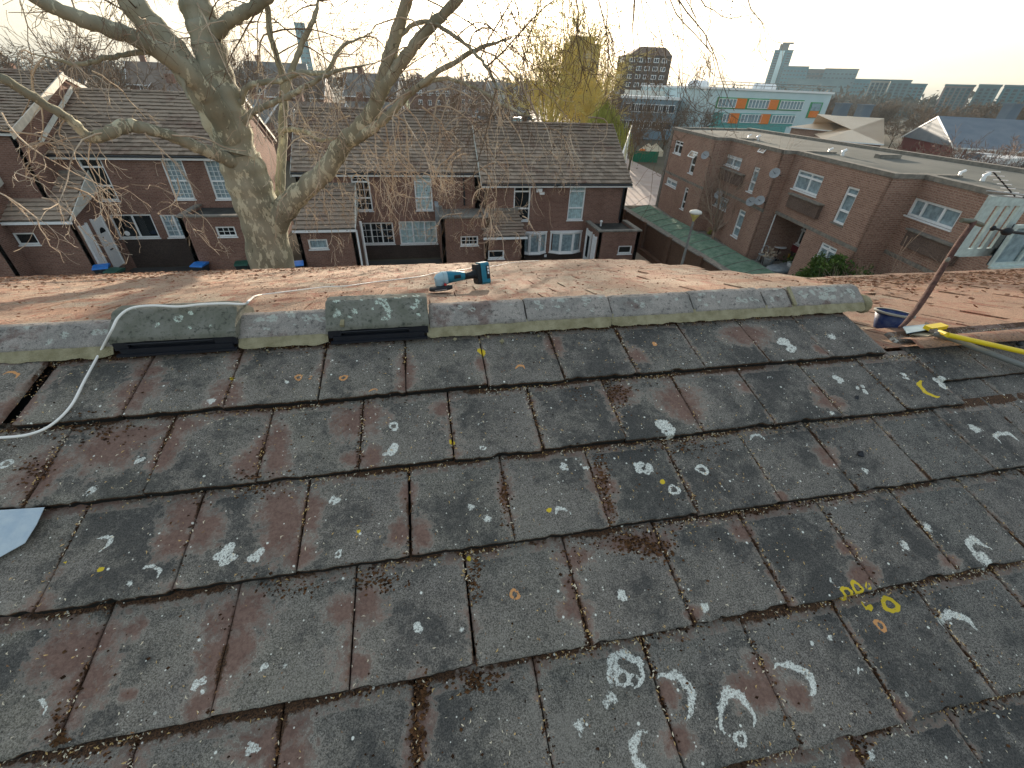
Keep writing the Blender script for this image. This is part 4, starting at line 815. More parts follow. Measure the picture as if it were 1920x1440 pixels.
# doors in the side walls of the front rooms
def sidedoor(H, x, y0, y1, z0, z1, e, fan=True, label=None, glassed=False):
    b = MB(); b.box(min(x, x+e*.05), max(x, x+e*.05), y0, y1, z0, z1)
    for q in (y0, y1-.07): b.box(min(x, x+e*.09), max(x, x+e*.09), q-.002, q+.072, z0, z1+.07)
    o = b.build('door', M['white'], H)
    if fan:
        th = np.linspace(0, math.pi, 9); c = (y0+y1)/2; r = (y1-y0)*.26; zc = z0+(z1-z0)*.72
        k = MB(); k.prism([(x+e*.052, c+r*math.cos(t), zc+r*1.1*math.sin(t)) for t in th][::1], (e*.006, 0, 0)); k.build('fanlight', M['dark'], o)
        k = MB(); k.box(min(x+e*.05, x+e*.07), max(x+e*.05, x+e*.07), c-.13, c+.13, z0+(z1-z0)*.36, z0+(z1-z0)*.36+.06); k.build('letterbox', M['fasciadark'], o)
    if glassed: k = MB(); k.box(min(x+e*.051, x+e*.06), max(x+e*.051, x+e*.06), y0+.25, y1-.25, z0+.35, z1-.3); k.build('door_glass', M['dark'], o)
sidedoor(HA, -16.55, 25.95, 26.85, .5, 3.0, 1); sidedoor(HA, -16.55, 24.95, 25.55, .5, 2.95, 1, fan=False)
sidedoor(HC, 10.15, 25.3, 26.2, .1, 2.05, -1, fan=False, glassed=True); sidedoor(HC, 10.15, 24.45, 25.0, .1, 2.0, -1, fan=False)
b = MB(); b.tube([(-3.62, 24.9, 0), (-3.62, 24.9, 2.6)], .05, 8); b.tube([(-3.42, 25.5, 0), (-3.42, 25.5, 2.9)], .075, 4); b.build('downpipe', M['white'], HB)
b = MB(); b.tube([(2.55, yB-.06, 3.2), (2.55, yB-.06, 4.95)], .05, 8); b.build('downpipe', M['fasciadark'], HB)
b = MB(); b.tube([(12.3, yC-.06, 2.5), (12.3, yC-.06, 4.6)], .05, 8); b.build('downpipe', M['fasciadark'], HC)
b = MB(); b.tube([(3.64, yC-.06, 2.2), (3.64, yC-.06, 4.6)], .045, 8); b.build('downpipe', M['fasciadark'], HC)
for q in ((-16.03, 27.42, 1.95),): b = MB(); b.tube([(q[0], q[1]+.0, q[2]), (q[0], q[1]+.02, q[2])], .13, 16); b.build('window_sticker', M['white'], HA)
# wheelie bins
def make_bin(lid, label, loc, rz=0):
    t = empty('wheelie_bin', loc, label, 'bin', 'wheelie bins below the roof edge'); body = plain('bin_body_'+lid[0], (.02, .03, .03) if lid[0] != 'blue' else (.03, .035, .04), .5)
    b = MB(); lo, hi = .21, .29
    b.add([(-lo, -lo, .08), (lo, -lo, .08), (lo, lo, .08), (-lo, lo, .08), (-hi, -hi, .98), (hi, -hi, .98), (hi, hi, .98), (-hi, hi, .98)], [[0, 3, 2, 1], [0, 1, 5, 4], [1, 2, 6, 5], [2, 3, 7, 6], [3, 0, 4, 7], [4, 5, 6, 7]]); b.box(-.31, .31, -.31, .31, .93, .98); lp(b, 'body', body, t)
    b = MB(); b.prism([(-.32, -.34, .985), (-.32, .32, .985), (-.32, .33, 1.06), (-.32, .1, 1.10), (-.32, -.30, 1.04)], (.64, 0, 0)); b.tube([(-.30, .36, 1.04), (.30, .36, 1.04)], .02, 6); lp(b, 'lid', lid[1], t)
    for s in (-1, 1): b = MB(); b.tube([(s*.20, .20, .1), (s*.26, .20, .1)], .1, 12); lp(b, 'wheel', BLK, t)
    t.rotation_euler = (0, 0, rz)
LB = ('blue', plain('blue_lid', (.02, .16, .50), .45, .4)); LG = ('green', plain('green_lid', (.015, .07, .05), .5))
make_bin(LB, 'blue lidded bin by the white doors of the wide house', (-16.2, 24.55, .1), .3); make_bin(LB, 'blue lidded bin standing alone before the dark wall', (-11.75, 24.6, .05), -.2)
make_bin(LG, 'green lidded bin against the left of the great trunk', (-9.7, 24.6, .05), .1); make_bin(LB, 'blue lidded bin just right of the great trunk', (-6.85, 24.2, .08), .2)
make_bin(LG, 'grey bin beside the blue lidded bin by the doors', (-15.5, 24.2, .0), -.3)
# ------------------------------------------------------------------ flat roofed terrace on the raised ground at right
ZP, ZG = 7.20, 1.90
FS = {4: ((17.0, 9.0), (18.15, 14.25)), 3: ((16.90, 14.05), (17.92, 20.10)), 2: ((17.38, 20.35), (18.30, 26.55)), 1: ((17.30, 25.95), (18.0, 32.3))}
TR = empty('flat_roofed_terrace', (20, 20, ZG), 'long flat roofed brick terrace stepping back along the gardens', 'terrace')
def onsec(k, x, y, off=0.):
    (a, c), (d, e) = FS[k]; U = np.array([d-a, e-c, 0]); U /= np.linalg.norm(U); N = np.array([-U[1], U[0], 0]); P0 = np.array([a, c, CZ])+N*off-np.array([0, 0, 0])
    r_ = ray(x, y); t = np.dot(P0-np.array([0, 0, CZ]), N)/np.dot(r_, N); P = r_*t+np.array([0, 0, CZ]); return np.dot(P-np.array([a, c, 0]), U), P[2]
WT = {  # section: [(top-left px, bottom-right px, kwargs)]
 1: [((1267, 262), (1276, 291), dict(cols=(.5,), rows=(.7,), curtain='dark')), ((1300, 283), (1298.5, 327), dict(rows=(.4, .85), curtain='dark', vent=(0, .99, .85, 1.25))), ((1251, 331), (1267, 354), dict(cols=(.6,), rows=(.7,), curtain='curtaingrey')), ((1285, 350), (1281, 394), dict(rows=(.35, .82), curtain='dark'))],
 2: [((1362, 288), (1386, 318), dict(cols=(.5,), rows=(.75,), curtain='curtaingrey')), ((1415, 312), (1410, 362), dict(rows=(.4, .85), curtain='curtaingrey', vent=(0, .6, 1.85, 2.1))), ((1340, 361), (1360, 396), dict(cols=(.5,), rows=(.7,), curtain='curtaingrey')), ((1387, 391), (1382, 447), dict(rows=(.35, .82), curtain='curtaingrey'))],
 3: [((1498, 317), (1530, 369), dict(cols=(.45,), rows=(.72,), curtain='curtaingrey')), ((1590, 348), (1580, 424), dict(rows=(.36, .80), curtain='curtaingrey', sill='coping')), ((1541, 453), (1556, 497), dict(cols=(.5,), rows=(.72,), curtain='curtaingrey'))],
 4: [((1716, 370), (1783, 432), dict(cols=(.34, .74), rows=(), curtain='curtaingrey', vent=None))]}
rw = {}
for k, ((a, c), (d, e)) in FS.items():
    U = np.array([d-a, e-c, 0]); L = np.linalg.norm(U); U /= L; N = np.array([-U[1], U[0], 0]); holes = []; wl = []
    for tl, br_, kw in WT[k]:
        s0, z1 = onsec(k, *tl); s1, z0 = onsec(k, *br_); lo, hi = min(s0, s1), max(s0, s1); lo, hi = max(.05, lo), min(L-.05, hi)
        holes.append((lo, hi, z0-ZG, z1-ZG)); wl.append((lo, hi, z0, z1, kw))
    if k == 3:                                                     # recessed patio
        sa, _ = onsec(3, 1495, 470); sb, zt = onsec(3, 1434, 395); pa, pb = min(sa, sb), max(sa, sb); zt = 4.35; holes.append((pa, pb, 0, zt-ZG)); patio = (pa, pb, zt, U.copy(), N.copy(), np.array([a, c, ZG]))
    b = MB(); wallf(b, (a, c, ZG), U, N, L, ZP-ZG-.12, holes, m=0); 
    b.build('wall', M['brick2'], TR)
    # jog wall facing the camera at the near end and back wall
    jn = MB(); jn.prism([(a, c, ZG), (a+2.6, c-.35, ZG), (a+2.6, c-.35, ZP-.12), (a, c, ZP-.12)], (U*.2)); jn.build('return_wall', M['brick2'], TR)
    b = MB(); P = np.array([a, c, 0.])
    b.obox(P+N*.04+Z3*(ZP-.118), U*L, -N*.34, Z3*.16); b.obox(P+N*.04+Z3*(ZP-.118)-U*.05, np.array([2.6, -.35, 0]), U*.30, Z3*.155); b.build('coping', M['coping'], TR)
    b = MB(); b.obox(P+N*.03+Z3*4.38, U*L, -N*.028, Z3*.14); b.build('string_course', M['coping'], TR)
    for lo, hi, z0, z1, kw in wl: window(TR, P+U*lo+Z3*z0, U, N, hi-lo, z1-z0, **kw)
b = MB()
b.add([(17.2, 8.6, ZP-.03), (24.2, 8.6, ZP-.03), (24.2, 32.6, ZP-.03), (18.0, 32.3, ZP-.03), (17.6, 26.0, ZP-.03), (18.35, 26.5, ZP-.03), (17.55, 20.35, ZP-.03), (17.98, 20.1, ZP-.03), (17.05, 14.1, ZP-.03), (18.25, 14.2, ZP-.03)], [[0, 1, 9], [1, 2, 9]]); 
b = MB(); b.quad((18.3, 8.6, ZP-.04), (24.2, 8.6, ZP-.04), (24.2, 32.6, ZP-.04), (18.3, 32.6, ZP-.04))
for k, ((a, c), (d, e)) in FS.items(): b.quad((a+.1, c+.02, ZP-.04), (18.3, c+.02, ZP-.04), (18.3, e-.02, ZP-.04), (d-.0, e-.02, ZP-.04))
b.build('flat_roof', M['flatroof'], TR)
b = MB(); b.box(24.0, 24.3, 8.6, 32.7, ZG, ZP+.10); b.box(18.0, 24.0, 32.4, 32.7, ZG, ZP+.05); b.build('back_parapet', M['coping'], TR)
for k in (0, 1, 3, 5): b = MB(); b.tube([(19.6+.02*k, 10+3.1*k, ZP-.04), (19.6, 10+3.1*k, ZP+.14), (19.75, 10+3.1*k, ZP+.2)], .07, 8); b.tube([(19.6, 10.8+3.1*k, ZP-.04), (19.6, 10.8+3.1*k, ZP+.12), (19.75, 10.8+3.1*k, ZP+.17)], .05, 8); b.build('roof_cowl', M['white'], TR, smooth=True)
for (x, y, w, l) in ((21.2, 12.5, 1.0, .3), (20.9, 18.5, 1.2, .3)): b = MB(); b.box(x, x+w, y, y+l, ZP-.04, ZP+.12); b.build('roof_kerb', M['coping'], TR)
# patio recess
pa, pb, zt, U3, N3, P3 = patio
b = MB(); d = 1.8; q = lambda s, n, z: P3+U3*s-N3*n+Z3*z; h3 = zt-ZG
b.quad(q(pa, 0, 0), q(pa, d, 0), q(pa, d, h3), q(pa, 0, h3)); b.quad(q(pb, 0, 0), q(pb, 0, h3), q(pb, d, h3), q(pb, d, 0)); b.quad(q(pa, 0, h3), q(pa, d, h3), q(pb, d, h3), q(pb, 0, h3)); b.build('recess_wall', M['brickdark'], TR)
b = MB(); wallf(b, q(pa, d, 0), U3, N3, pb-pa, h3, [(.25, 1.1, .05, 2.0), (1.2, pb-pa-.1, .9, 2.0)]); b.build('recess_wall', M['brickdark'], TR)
window(TR, q(pa+.25, d, .05), U3, N3, .85, 1.95, rows=(.45,), curtain='curtaingrey', sill=False); window(TR, q(pa+1.2, d, .9), U3, N3, pb-pa-1.3, 1.1, cols=(.33, .66), rows=(.7,), curtain='dark')
b = MB(); b.obox(q(pa+1.2, d-.04, .55), U3*(pb-pa-1.3), N3*.03, Z3*.33); b.build('red_panel', plain('dark_red_panel', (.16, .02, .025), .6), TR)
b = MB(); b.tube([q((pa+pb)/2+.9, .05, 0), q((pa+pb)/2+.9, .05, h3)], .035, 8); b.build('post', M['white'], TR)
for i, (k, x, y) in enumerate(((3, 1473, 326), (2, 1427, 379), (2, 1444, 377), (1, 1333, 292), (2, 1358, 366))):
    kk = {0: 2, 1: 2, 2: 2, 3: 1, 4: 2}[i]; x = {0: 1466, 1: 1420, 2: 1437}.get(i, x); s, z = onsec(kk, x, y, .0); (a, c), (dd, e) = FS[kk]; U = np.array([dd-a, e-c, 0]); U /= np.linalg.norm(U); N = np.array([-U[1], U[0], 0]); Pd = np.array([a, c, 0])+U*s+Z3*z+N*.35
    t = empty('satellite_dish', Pd-N*.35-Z3*.1, ['grey satellite dish under the eave left of the wide upper window', 'left one of the paired dishes above the patio recess', 'right one of the paired dishes above the patio recess', 'farthest satellite dish beside the open tall window', 'satellite dish over the curtained ground floor window'][i], 'satellite dish', 'satellite dishes on the terrace')
    b = MB(); b.lathe([(0, 0), (.09, .010), (.18, .038), (.235, .07), (.24, .065), (.18, .03), (.09, .002), (0, -.008)], n=20); o = lp(b, 'dish', plain('dish_grey', (.30, .32, .33), .5, .4) if i == 0 else bpy.data.materials['dish_grey'], t, True); o.location = Pd-Vector(t.location) if False else tuple(np.array(Pd)-np.array(t.location)); o.rotation_euler = Vector((-.75, -.5, .45)).to_track_quat('Z', 'Y').to_euler()
    b = MB(); w0 = np.array([0, 0, .1]); b.tube([(0, 0, 0), w0+N*.2, w0+N*.35], .02, 6); b.tube([w0+N*.35, w0+N*.35+np.array([-.30, -.2, .12])], .012, 6); lp(b, 'arm', M['fasciadark'], t)
# upper bays with dark aprons under the wide windows
for k, x0, x1, yb_ in ((3, 1487, 1545, 384), (4, 1700, 1806, 470), (2, 1352, 1392, 345)):
    s0, _ = onsec(k, x0, yb_-20); s1, _ = onsec(k, x1, yb_); (a, c), (dd, e) = FS[k]; U = np.array([dd-a, e-c, 0]); U /= np.linalg.norm(U); N = np.array([-U[1], U[0], 0]); lo, hi = max(.1, min(s0, s1)), max(s0, s1)
    z1 = {3: onsec(3, 1513, 369)[1], 4: onsec(4, 1740, 436)[1], 2: onsec(2, 1370, 316)[1]}[k]-.04; z0 = z1-.62; P = np.array([a, c, 0])+U*lo; w_ = hi-lo
    b = MB(); b.obox(P+Z3*z0+N*.002, U*w_, N*.16, Z3*(z1-z0-.06)); b.build('bay_apron', M['apron'], TR)
    b = MB(); b.obox(P+Z3*(z1-.058)-U*.04, U*(w_+.08), N*.24, Z3*.06); b.build('apron_coping', M['coping'], TR)
# box bay with white pierced screen and conservatory frames at the frame edge
cx, cy = aty(1905, 450, 7.4)[:2]
PC = empty('white_porch_screen', (13.6, 8.0, 3.0), 'white painted screen with three slots and a glazed porch at the frame edge', 'porch')
P0 = aty(1812, 479, 8.4); P1 = aty(1868, 368, 8.4); P2 = aty(1915, 368, 8.4); P3_ = aty(1862, 479, 8.4); WG = plain('greenish_white_paint', (.50, .58, .55), .5, .3)
Uq = np.array([1., .0, 0]); b = MB(); z0, z1 = P0[2], P1[2]; xx0 = P1[0]-.12; b.obox((xx0, 8.4, z1-.22), (1.3, 0, 0), (0, .08, 0), (0, 0, .22)); b.obox((xx0, 8.4, z0), (.16, 0, 0), (0, .08, 0), (0, 0, z1-z0-.22))
for i in range(4): b.obox((xx0+.16+i*.30, 8.405, z1-1.25), (.14, 0, 0), (0, .06, 0), (0, 0, 1.03))
b.obox((xx0+.16, 8.4, z1-1.45), (1.14, 0, 0), (0, .08, 0), (0, 0, .20)); b.obox((xx0+1.16, 8.4, z0), (.14, 0, 0), (0, .08, 0), (0, 0, 1.6)); b.build('screen', WG, PC)
b = MB(); b.quad((xx0+.16, 8.44, z0), (xx0+1.16, 8.44, z0), (xx0+1.16, 8.44, z1-1.45), (xx0+.16, 8.44, z1-1.45)); b.build('screen_glass', M['glass'], PC)
Q0 = aty(1860, 500, 8.0); window(PC, (Q0[0], 8.0, Q0[2]), (1, 0, 0), (0, -1, 0), 1.7, 1.0, cols=(.5,), curtain='curtaingrey', fr=.08, mat=WG); window(PC, (Q0[0]-.15, 7.85, Q0[2]-.95), (1, 0, 0), (0, -1, 0), 1.9, .85, curtain='curtaingrey', fr=.08, mat=WG)
# ------------------------------------------------------------------ gardens, wall, lamp
st = lambda b, nm, m: tag(b.build(nm, m), kind='structure')
b = MB(); b.quad((-1700, -1700, 0), (1700, -1700, 0), (1700, 1700, 0), (-1700, 1700, 0)); st(b, 'ground', M['ground'])
b = MB(); b.box(-30, 14.9, 7.4, 27.4, -.5, .012); st(b, 'courtyard', M['asphalt'])
b = MB(); b.box(13.0, 14.85, 8, 40, -.5, .016); st(b, 'path', M['paving'])
b = MB(); b.box(15.2, 60, 5, 33, -.5, ZG-.02); st(b, 'raised_garden_ground', M['ground'])
b = MB(); b.quad((17.1, 9, ZG), (19.2, 9, ZG), (19.2, 33, ZG), (17.1, 33, ZG)); b.quad((15.25, 9, ZG-.012), (17.1, 9, ZG-.012), (17.1, 16.4, ZG-.012), (15.25, 16.4, ZG-.012)); st(b, 'garden_paving', M['coping'])
GW = empty('boundary_wall', (15, 20, 0), 'long brown brick boundary wall with piers beside the path', 'wall')
b = MB(); b.box(14.88, 15.18, 9, 33, -.4, ZG+.02); b.build('wall_panel', M['brickwall'], GW)
for k in range(7): b = MB(); b.box(14.72, 14.872, 10+3.5*k, 10.4+3.5*k, -.4, ZG+.10); b.build('pier', M['brickwall'], GW)
b = MB(); b.box(14.80, 15.26, 9, 33, ZG+.024, ZG+.085); b.build('coping', M['coping'], GW)
b = MB(); b.box(14.55, 14.87, 9, 33, -.4, .34); b.build('footing', M['brickwall'], GW)
TF = empty('turf_strip', (16.2, 25, ZG), 'green artificial turf laid in strips behind the boundary wall', 'turf')
for k in range(12):
    y0 = 16.9+k*1.22; wob = .05*math.sin(k*2.3); x1 = 16.85-.2*((k*7) % 3 == 0) if k > 4 else 16.8+.05*(k % 2)
    b = MB(); n = 12; xs = np.linspace(15.30, x1, n); zs = ZG+.03+np.linspace(0, .30, n)+.05*np.sin(np.linspace(0, 3, n))+RNG.normal(0, .004, n); V = np.array([(x, y, z) for x, z in zip(xs, zs) for y in (y0, y0+1.19)]); b.add(V, [[2*i, 2*i+2, 2*i+3, 2*i+1] for i in range(n-1)]); b.build('turf_sheet', M['turf'], TF)
    b = MB(); b.tube([(x, y0+1.205, z+.012) for x, z in zip(xs, zs)], .014, 5); b.build('seam_batten', M['coping'], TF)
b = MB(); b.box(17.12, 17.22, 16.8, 20.6, ZG+.001, ZG+.09); tag(b.build('garden_kerb', M['white']), 'white painted kerb between turf and patio paving', 'kerb')
LP_ = (11.95, 18.1, 0.); hd = aty(1304, 400, 18.1); LP_ = (hd[0], 18.1, 0.); t = empty('street_lamp', LP_, 'grey street lamp with a shallow yellowed bowl in front of the boundary wall', 'street lamp')
zh = hd[2]; b = MB(); b.tube([(0, 0, 0), (0, 0, 1.6), (0, 0, 1.65), (0, 0, zh-.3)], [.085, .085, .065, .05], 12); lp(b, 'pole', plain('lamp_post_grey', (.16, .165, .16), .6, c2=(.24, .24, .22)), t, True)
b = MB(); b.lathe([(.05, zh-.34), (.07, zh-.26), (.16, zh-.14), (.21, zh-.03), (.20, zh)], n=20); lp(b, 'lamp_bowl', plain('yellowed_bowl', (.58, .50, .16), .4, .4), t, True)
b = MB(); b.lathe([(.20, zh-.03), (.27, zh), (.275, zh+.05), (.24, zh+.10), (.12, zh+.14), (0, zh+.15)], n=24); lp(b, 'canopy', M['offwhite'], t, True)
# patio furniture
def chair(loc, rz, mat, label):
    t = empty('garden_chair', loc, label, 'chair', 'garden chairs on the patio'); b = MB(); b.lathe([(0, .43), (.2, .43), (.22, .45), (.2, .46), (0, .46)], n=14); lp(b, 'seat', mat, t, True)
    b = MB(); th = np.linspace(-1.3, 1.3, 9); b.tube([(.21*math.sin(q), .21*math.cos(q)+.0, .46+.42*math.cos(q*1.15)) for q in th], .018, 6); lp(b, 'backrest', mat, t)
    for a in range(4): b = MB(); q = a*1.57+.78; b.tube([(.16*math.cos(q), .16*math.sin(q), .44), (.23*math.cos(q), .23*math.sin(q), 0)], .015, 6); lp(b, 'leg', mat, t)
    t.rotation_euler = (0, 0, rz)
gp = lambda x, y, z=ZG: atz(x, y, z)
WM_ = M['white']
for i, (x, y, rz, m, l) in enumerate([(1441, 478, .4, WM_, 'white round backed chair in the patio recess'), (1464, 482, 2., GALV, 'grey metal chair beside the white one'), (1424, 492, -1., GALV, 'grey metal chair at the edge of the turf'), (1500, 500, 1.2, WM_, 'white plastic chair by the dark planter')]): chair(gp(x, y), rz, m, l)
t = empty('patio_table', gp(1453, 487), 'small round table in the patio recess', 'table'); b = MB(); b.lathe([(0, .70), (.33, .70), (.34, .72), (.33, .735), (0, .735)], n=20); lp(b, 'tabletop', WM_, t); b = MB(); b.tube([(0, 0, .7), (0, 0, .05)], .03, 8); b.lathe([(.22, 0), (.2, .04), (.03, .06)], n=14); lp(b, 'pedestal', BLK, t)
def pot(loc, s, mat, label, plantm=None):
    t = empty('planter', loc, label, 'planter', 'planters on the patio'); b = MB(); b.lathe([(0, 0), (.16*s, 0), (.22*s, .38*s), (.235*s, .40*s), (.2*s, .40*s), (.19*s, .34*s), (0, .34*s)], n=16); lp(b, 'pot', mat, t, True)
    if plantm:
        b = MB()
        for _ in range(90):
            d = RNG.normal(0, .16*s, 3)*[1, 1, .8]+[0, 0, .55*s]; e = RNG.normal(0, .05*s, (3, 3)); b.add(d+e, [[0, 1, 2]])
        lp(b, 'leaves', plantm, t)
pot(gp(1475, 486), .9, plain('yellow_tub', (.55, .33, .04), .6), 'yellow tub beside the patio window'); pot(gp(1515, 508), 1.5, BLK, 'large black planter with leaves at the patio edge', M['evergreen']); pot(gp(1437, 500), 1.2, GALV, 'grey planter near the turf edge', M['twig']); pot(gp(1480, 508), 1.1, M['white'], 'white planter near the black one', M['evergreen'])
b = MB(); o0 = gp(1460, 508); b.ball(o0+Z3*.1, .55, 14, sc=(1.3, 1.0, .35)); b.ball(o0+np.array([.7, .3, .1]), .4, 12, sc=(1.2, 1, .45)); tag(b.build('covered_heap', plain('grey_tarpaulin', (.20, .23, .25), .35, .5, c2=(.34, .37, .38), scale=5, bump=.8, bscale=7), smooth=True), 'heap under a shiny grey sheet at the patio edge', 'tarpaulin')
b = MB(); o0 = gp(1358, 410); b.obox(o0, (1.0, .2, 0), (-.15, .8, 0), (0, 0, .55)); b.obox(o0+[-.05, -.05, .552], (1.1, .22, 0), (-.17, .9, 0), (0, 0, .06)); tag(b.build('garden_bench', BLK), 'dark storage bench behind the turf strip', 'bench')
b = MB(); o0 = gp(1350, 421); [b.obox(o0+[0, -.22*i, .35], (.9, .1, 0), (-.02, .14, 0), (0, 0, .03)) for i in range(3)]; [b.tube([o0+[x_, y_, 0], o0+[x_, y_, .36]], .025, 6) for x_ in (.05, .85) for y_ in (-.4, .1)]; tag(b.build('slatted_table', M['white']), 'white slatted table behind the turf strip', 'table')
def bush(name, loc, r, n, mat, label, cat='bush', sc=(1, 1, .8), ls=.09):
    t = empty(name, loc, label, cat); L = np.array(loc); b = MB(); c = MB()
    for k in range(9): a = RNG.uniform(0, 6.28); d = np.array([math.cos(a)*r*.5, math.sin(a)*r*.5, r*sc[2]]); c.tube([L, L+d*.5+[0, 0, .1], L+d], [.03, .02, .008], 5)
    c.build('stem', M['barkdark'], t)
    cl = [(RNG.normal(0, .45, 3)*r*np.array(sc), RNG.uniform(.2, .42)*r) for _ in range(16)]
    for _ in range(n):
        p, s = cl[RNG.integers(16)]; q = p+RNG.normal(0, .55, 3)*s; q[2] = abs(q[2]+r*sc[2]*.5); e = RNG.normal(0, ls*.6, (3, 3)); b.add(L+q+e, [[0, 1, 2]])
    b.build('foliage', mat, t); return t
def xp(x, X): d = ray(x, 500); return (X, X*d[1]/d[0], ZG)
for x, y, r, z, l in ((1570, 505, 1.15, ZG, 'rounded green and golden conifer bush against the terrace'), (1535, 510, .7, ZG, 'small golden bush left of the larger conifer'), (1612, 500, .9, ZG, 'dark green bush right of the larger conifer')): bush('evergreen_bush', xp(x, 15.9), r*1.0, 8500, M['evergreen'], l, ls=.085, sc=(1.0, 1.0, 2.0 if r > 1 else 2.0))
bush('clipped_shrub', gp(1251, 378), .45, 1400, M['evergreen'], 'low dark shrub by the far end window', ls=.06)
bush('patio_shrub', gp(1335, 438), .35, 700, M['willow'], 'small olive shrub at the foot of the bare tree', ls=.05)
# ------------------------------------------------------------------ trees: branches grown as tapering tubes
def grow(b, P, D, L, R, depth, rng, droop=0., wig=.22, sides=4, kids=5, spread=.7, m=0, seg=7, up=0., ratio=.55, tip=.25, minr=.004, kd=None):
    P = np.array(P, float); D = np.array(D, float); D /= np.linalg.norm(D); pts = [P]; dirs = [D]
    for i in range(seg):
        D = D+rng.normal(0, wig, 3)*.5+np.array([0, 0, up-droop*(i+1)/seg]); D /= np.linalg.norm(D); P = P+D*L/seg; pts.append(P); dirs.append(D)
    rr = np.maximum(np.linspace(R, R*tip, seg+1), minr); b.tube(pts, rr, sides, m, cap=False)
    if depth <= 0: return
    for k in range(kids if kd is None else kd[depth]):
        t = rng.uniform(.25, 1.); i = int(t*seg); q = rng.normal(0, 1, 3); q -= dirs[i]*np.dot(q, dirs[i]); q /= np.linalg.norm(q)+1e-9
        grow(b, pts[i], dirs[i]*(1-spread*.5)+q*spread, L*ratio*rng.uniform(.6, 1.2), max(rr[i]*.6, minr), depth-1, rng, droop*1.2, wig*1.15, 3, kids, spread, m, max(4, seg-1), up, ratio, tip, minr, kd)
# the great plane tree in front of the houses
PT = empty('plane_tree', (-4.3, 12.5, 0), 'huge bare plane tree with mottled bark and spreading limbs before the houses', 'tree')
def limb(name, pts, mat=M['bark'], sides=14):
    """pts: (x, y, radius px, Y)"""
    P = np.array([aty(x, y, Y) for x, y, r, Y in pts]); R = np.array([.86*r/pxm(p) for p, (x, y, r, Y) in zip(P, pts)]); Q = catmull(P, 7); R[-1] *= .3; T = np.linspace(0, len(P)-1, len(Q)); RR = np.interp(T, np.arange(len(P)), R)
    RR = RR*(1+.06*np.sin(np.arange(len(Q))*1.3+len(pts))); Q = Q+RNG.normal(0, .008, Q.shape); b = MB(); b.tube(Q, RR, sides)
    o = b.build(name, mat, PT, smooth=True); return Q, RR
p0 = aty(512, 500, 12.5); base = np.array([p0[0]+.25, 12.4, 0]); 
b = MB(); tp = [base, base+[0, 0, 1.2], (p0+base)/2+[.02, 0, .6], p0, aty(497, 430, 12.5), aty(478, 375, 12.5), aty(462, 330, 12.5), aty(447, 290, 12.5)]
tr = [.85, .64, .58, 38/pxm(p0), 37/pxm(tp[4]), 38/pxm(tp[5]), 39/pxm(tp[6]), 37/pxm(tp[7])]
Q = catmull(tp, 9); b.tube(Q, np.interp(np.linspace(0, 7, len(Q)), range(8), tr)*(1+.035*np.sin(np.arange(len(Q))*.9)), 28); b.build('trunk', M['bark'], PT, smooth=True)
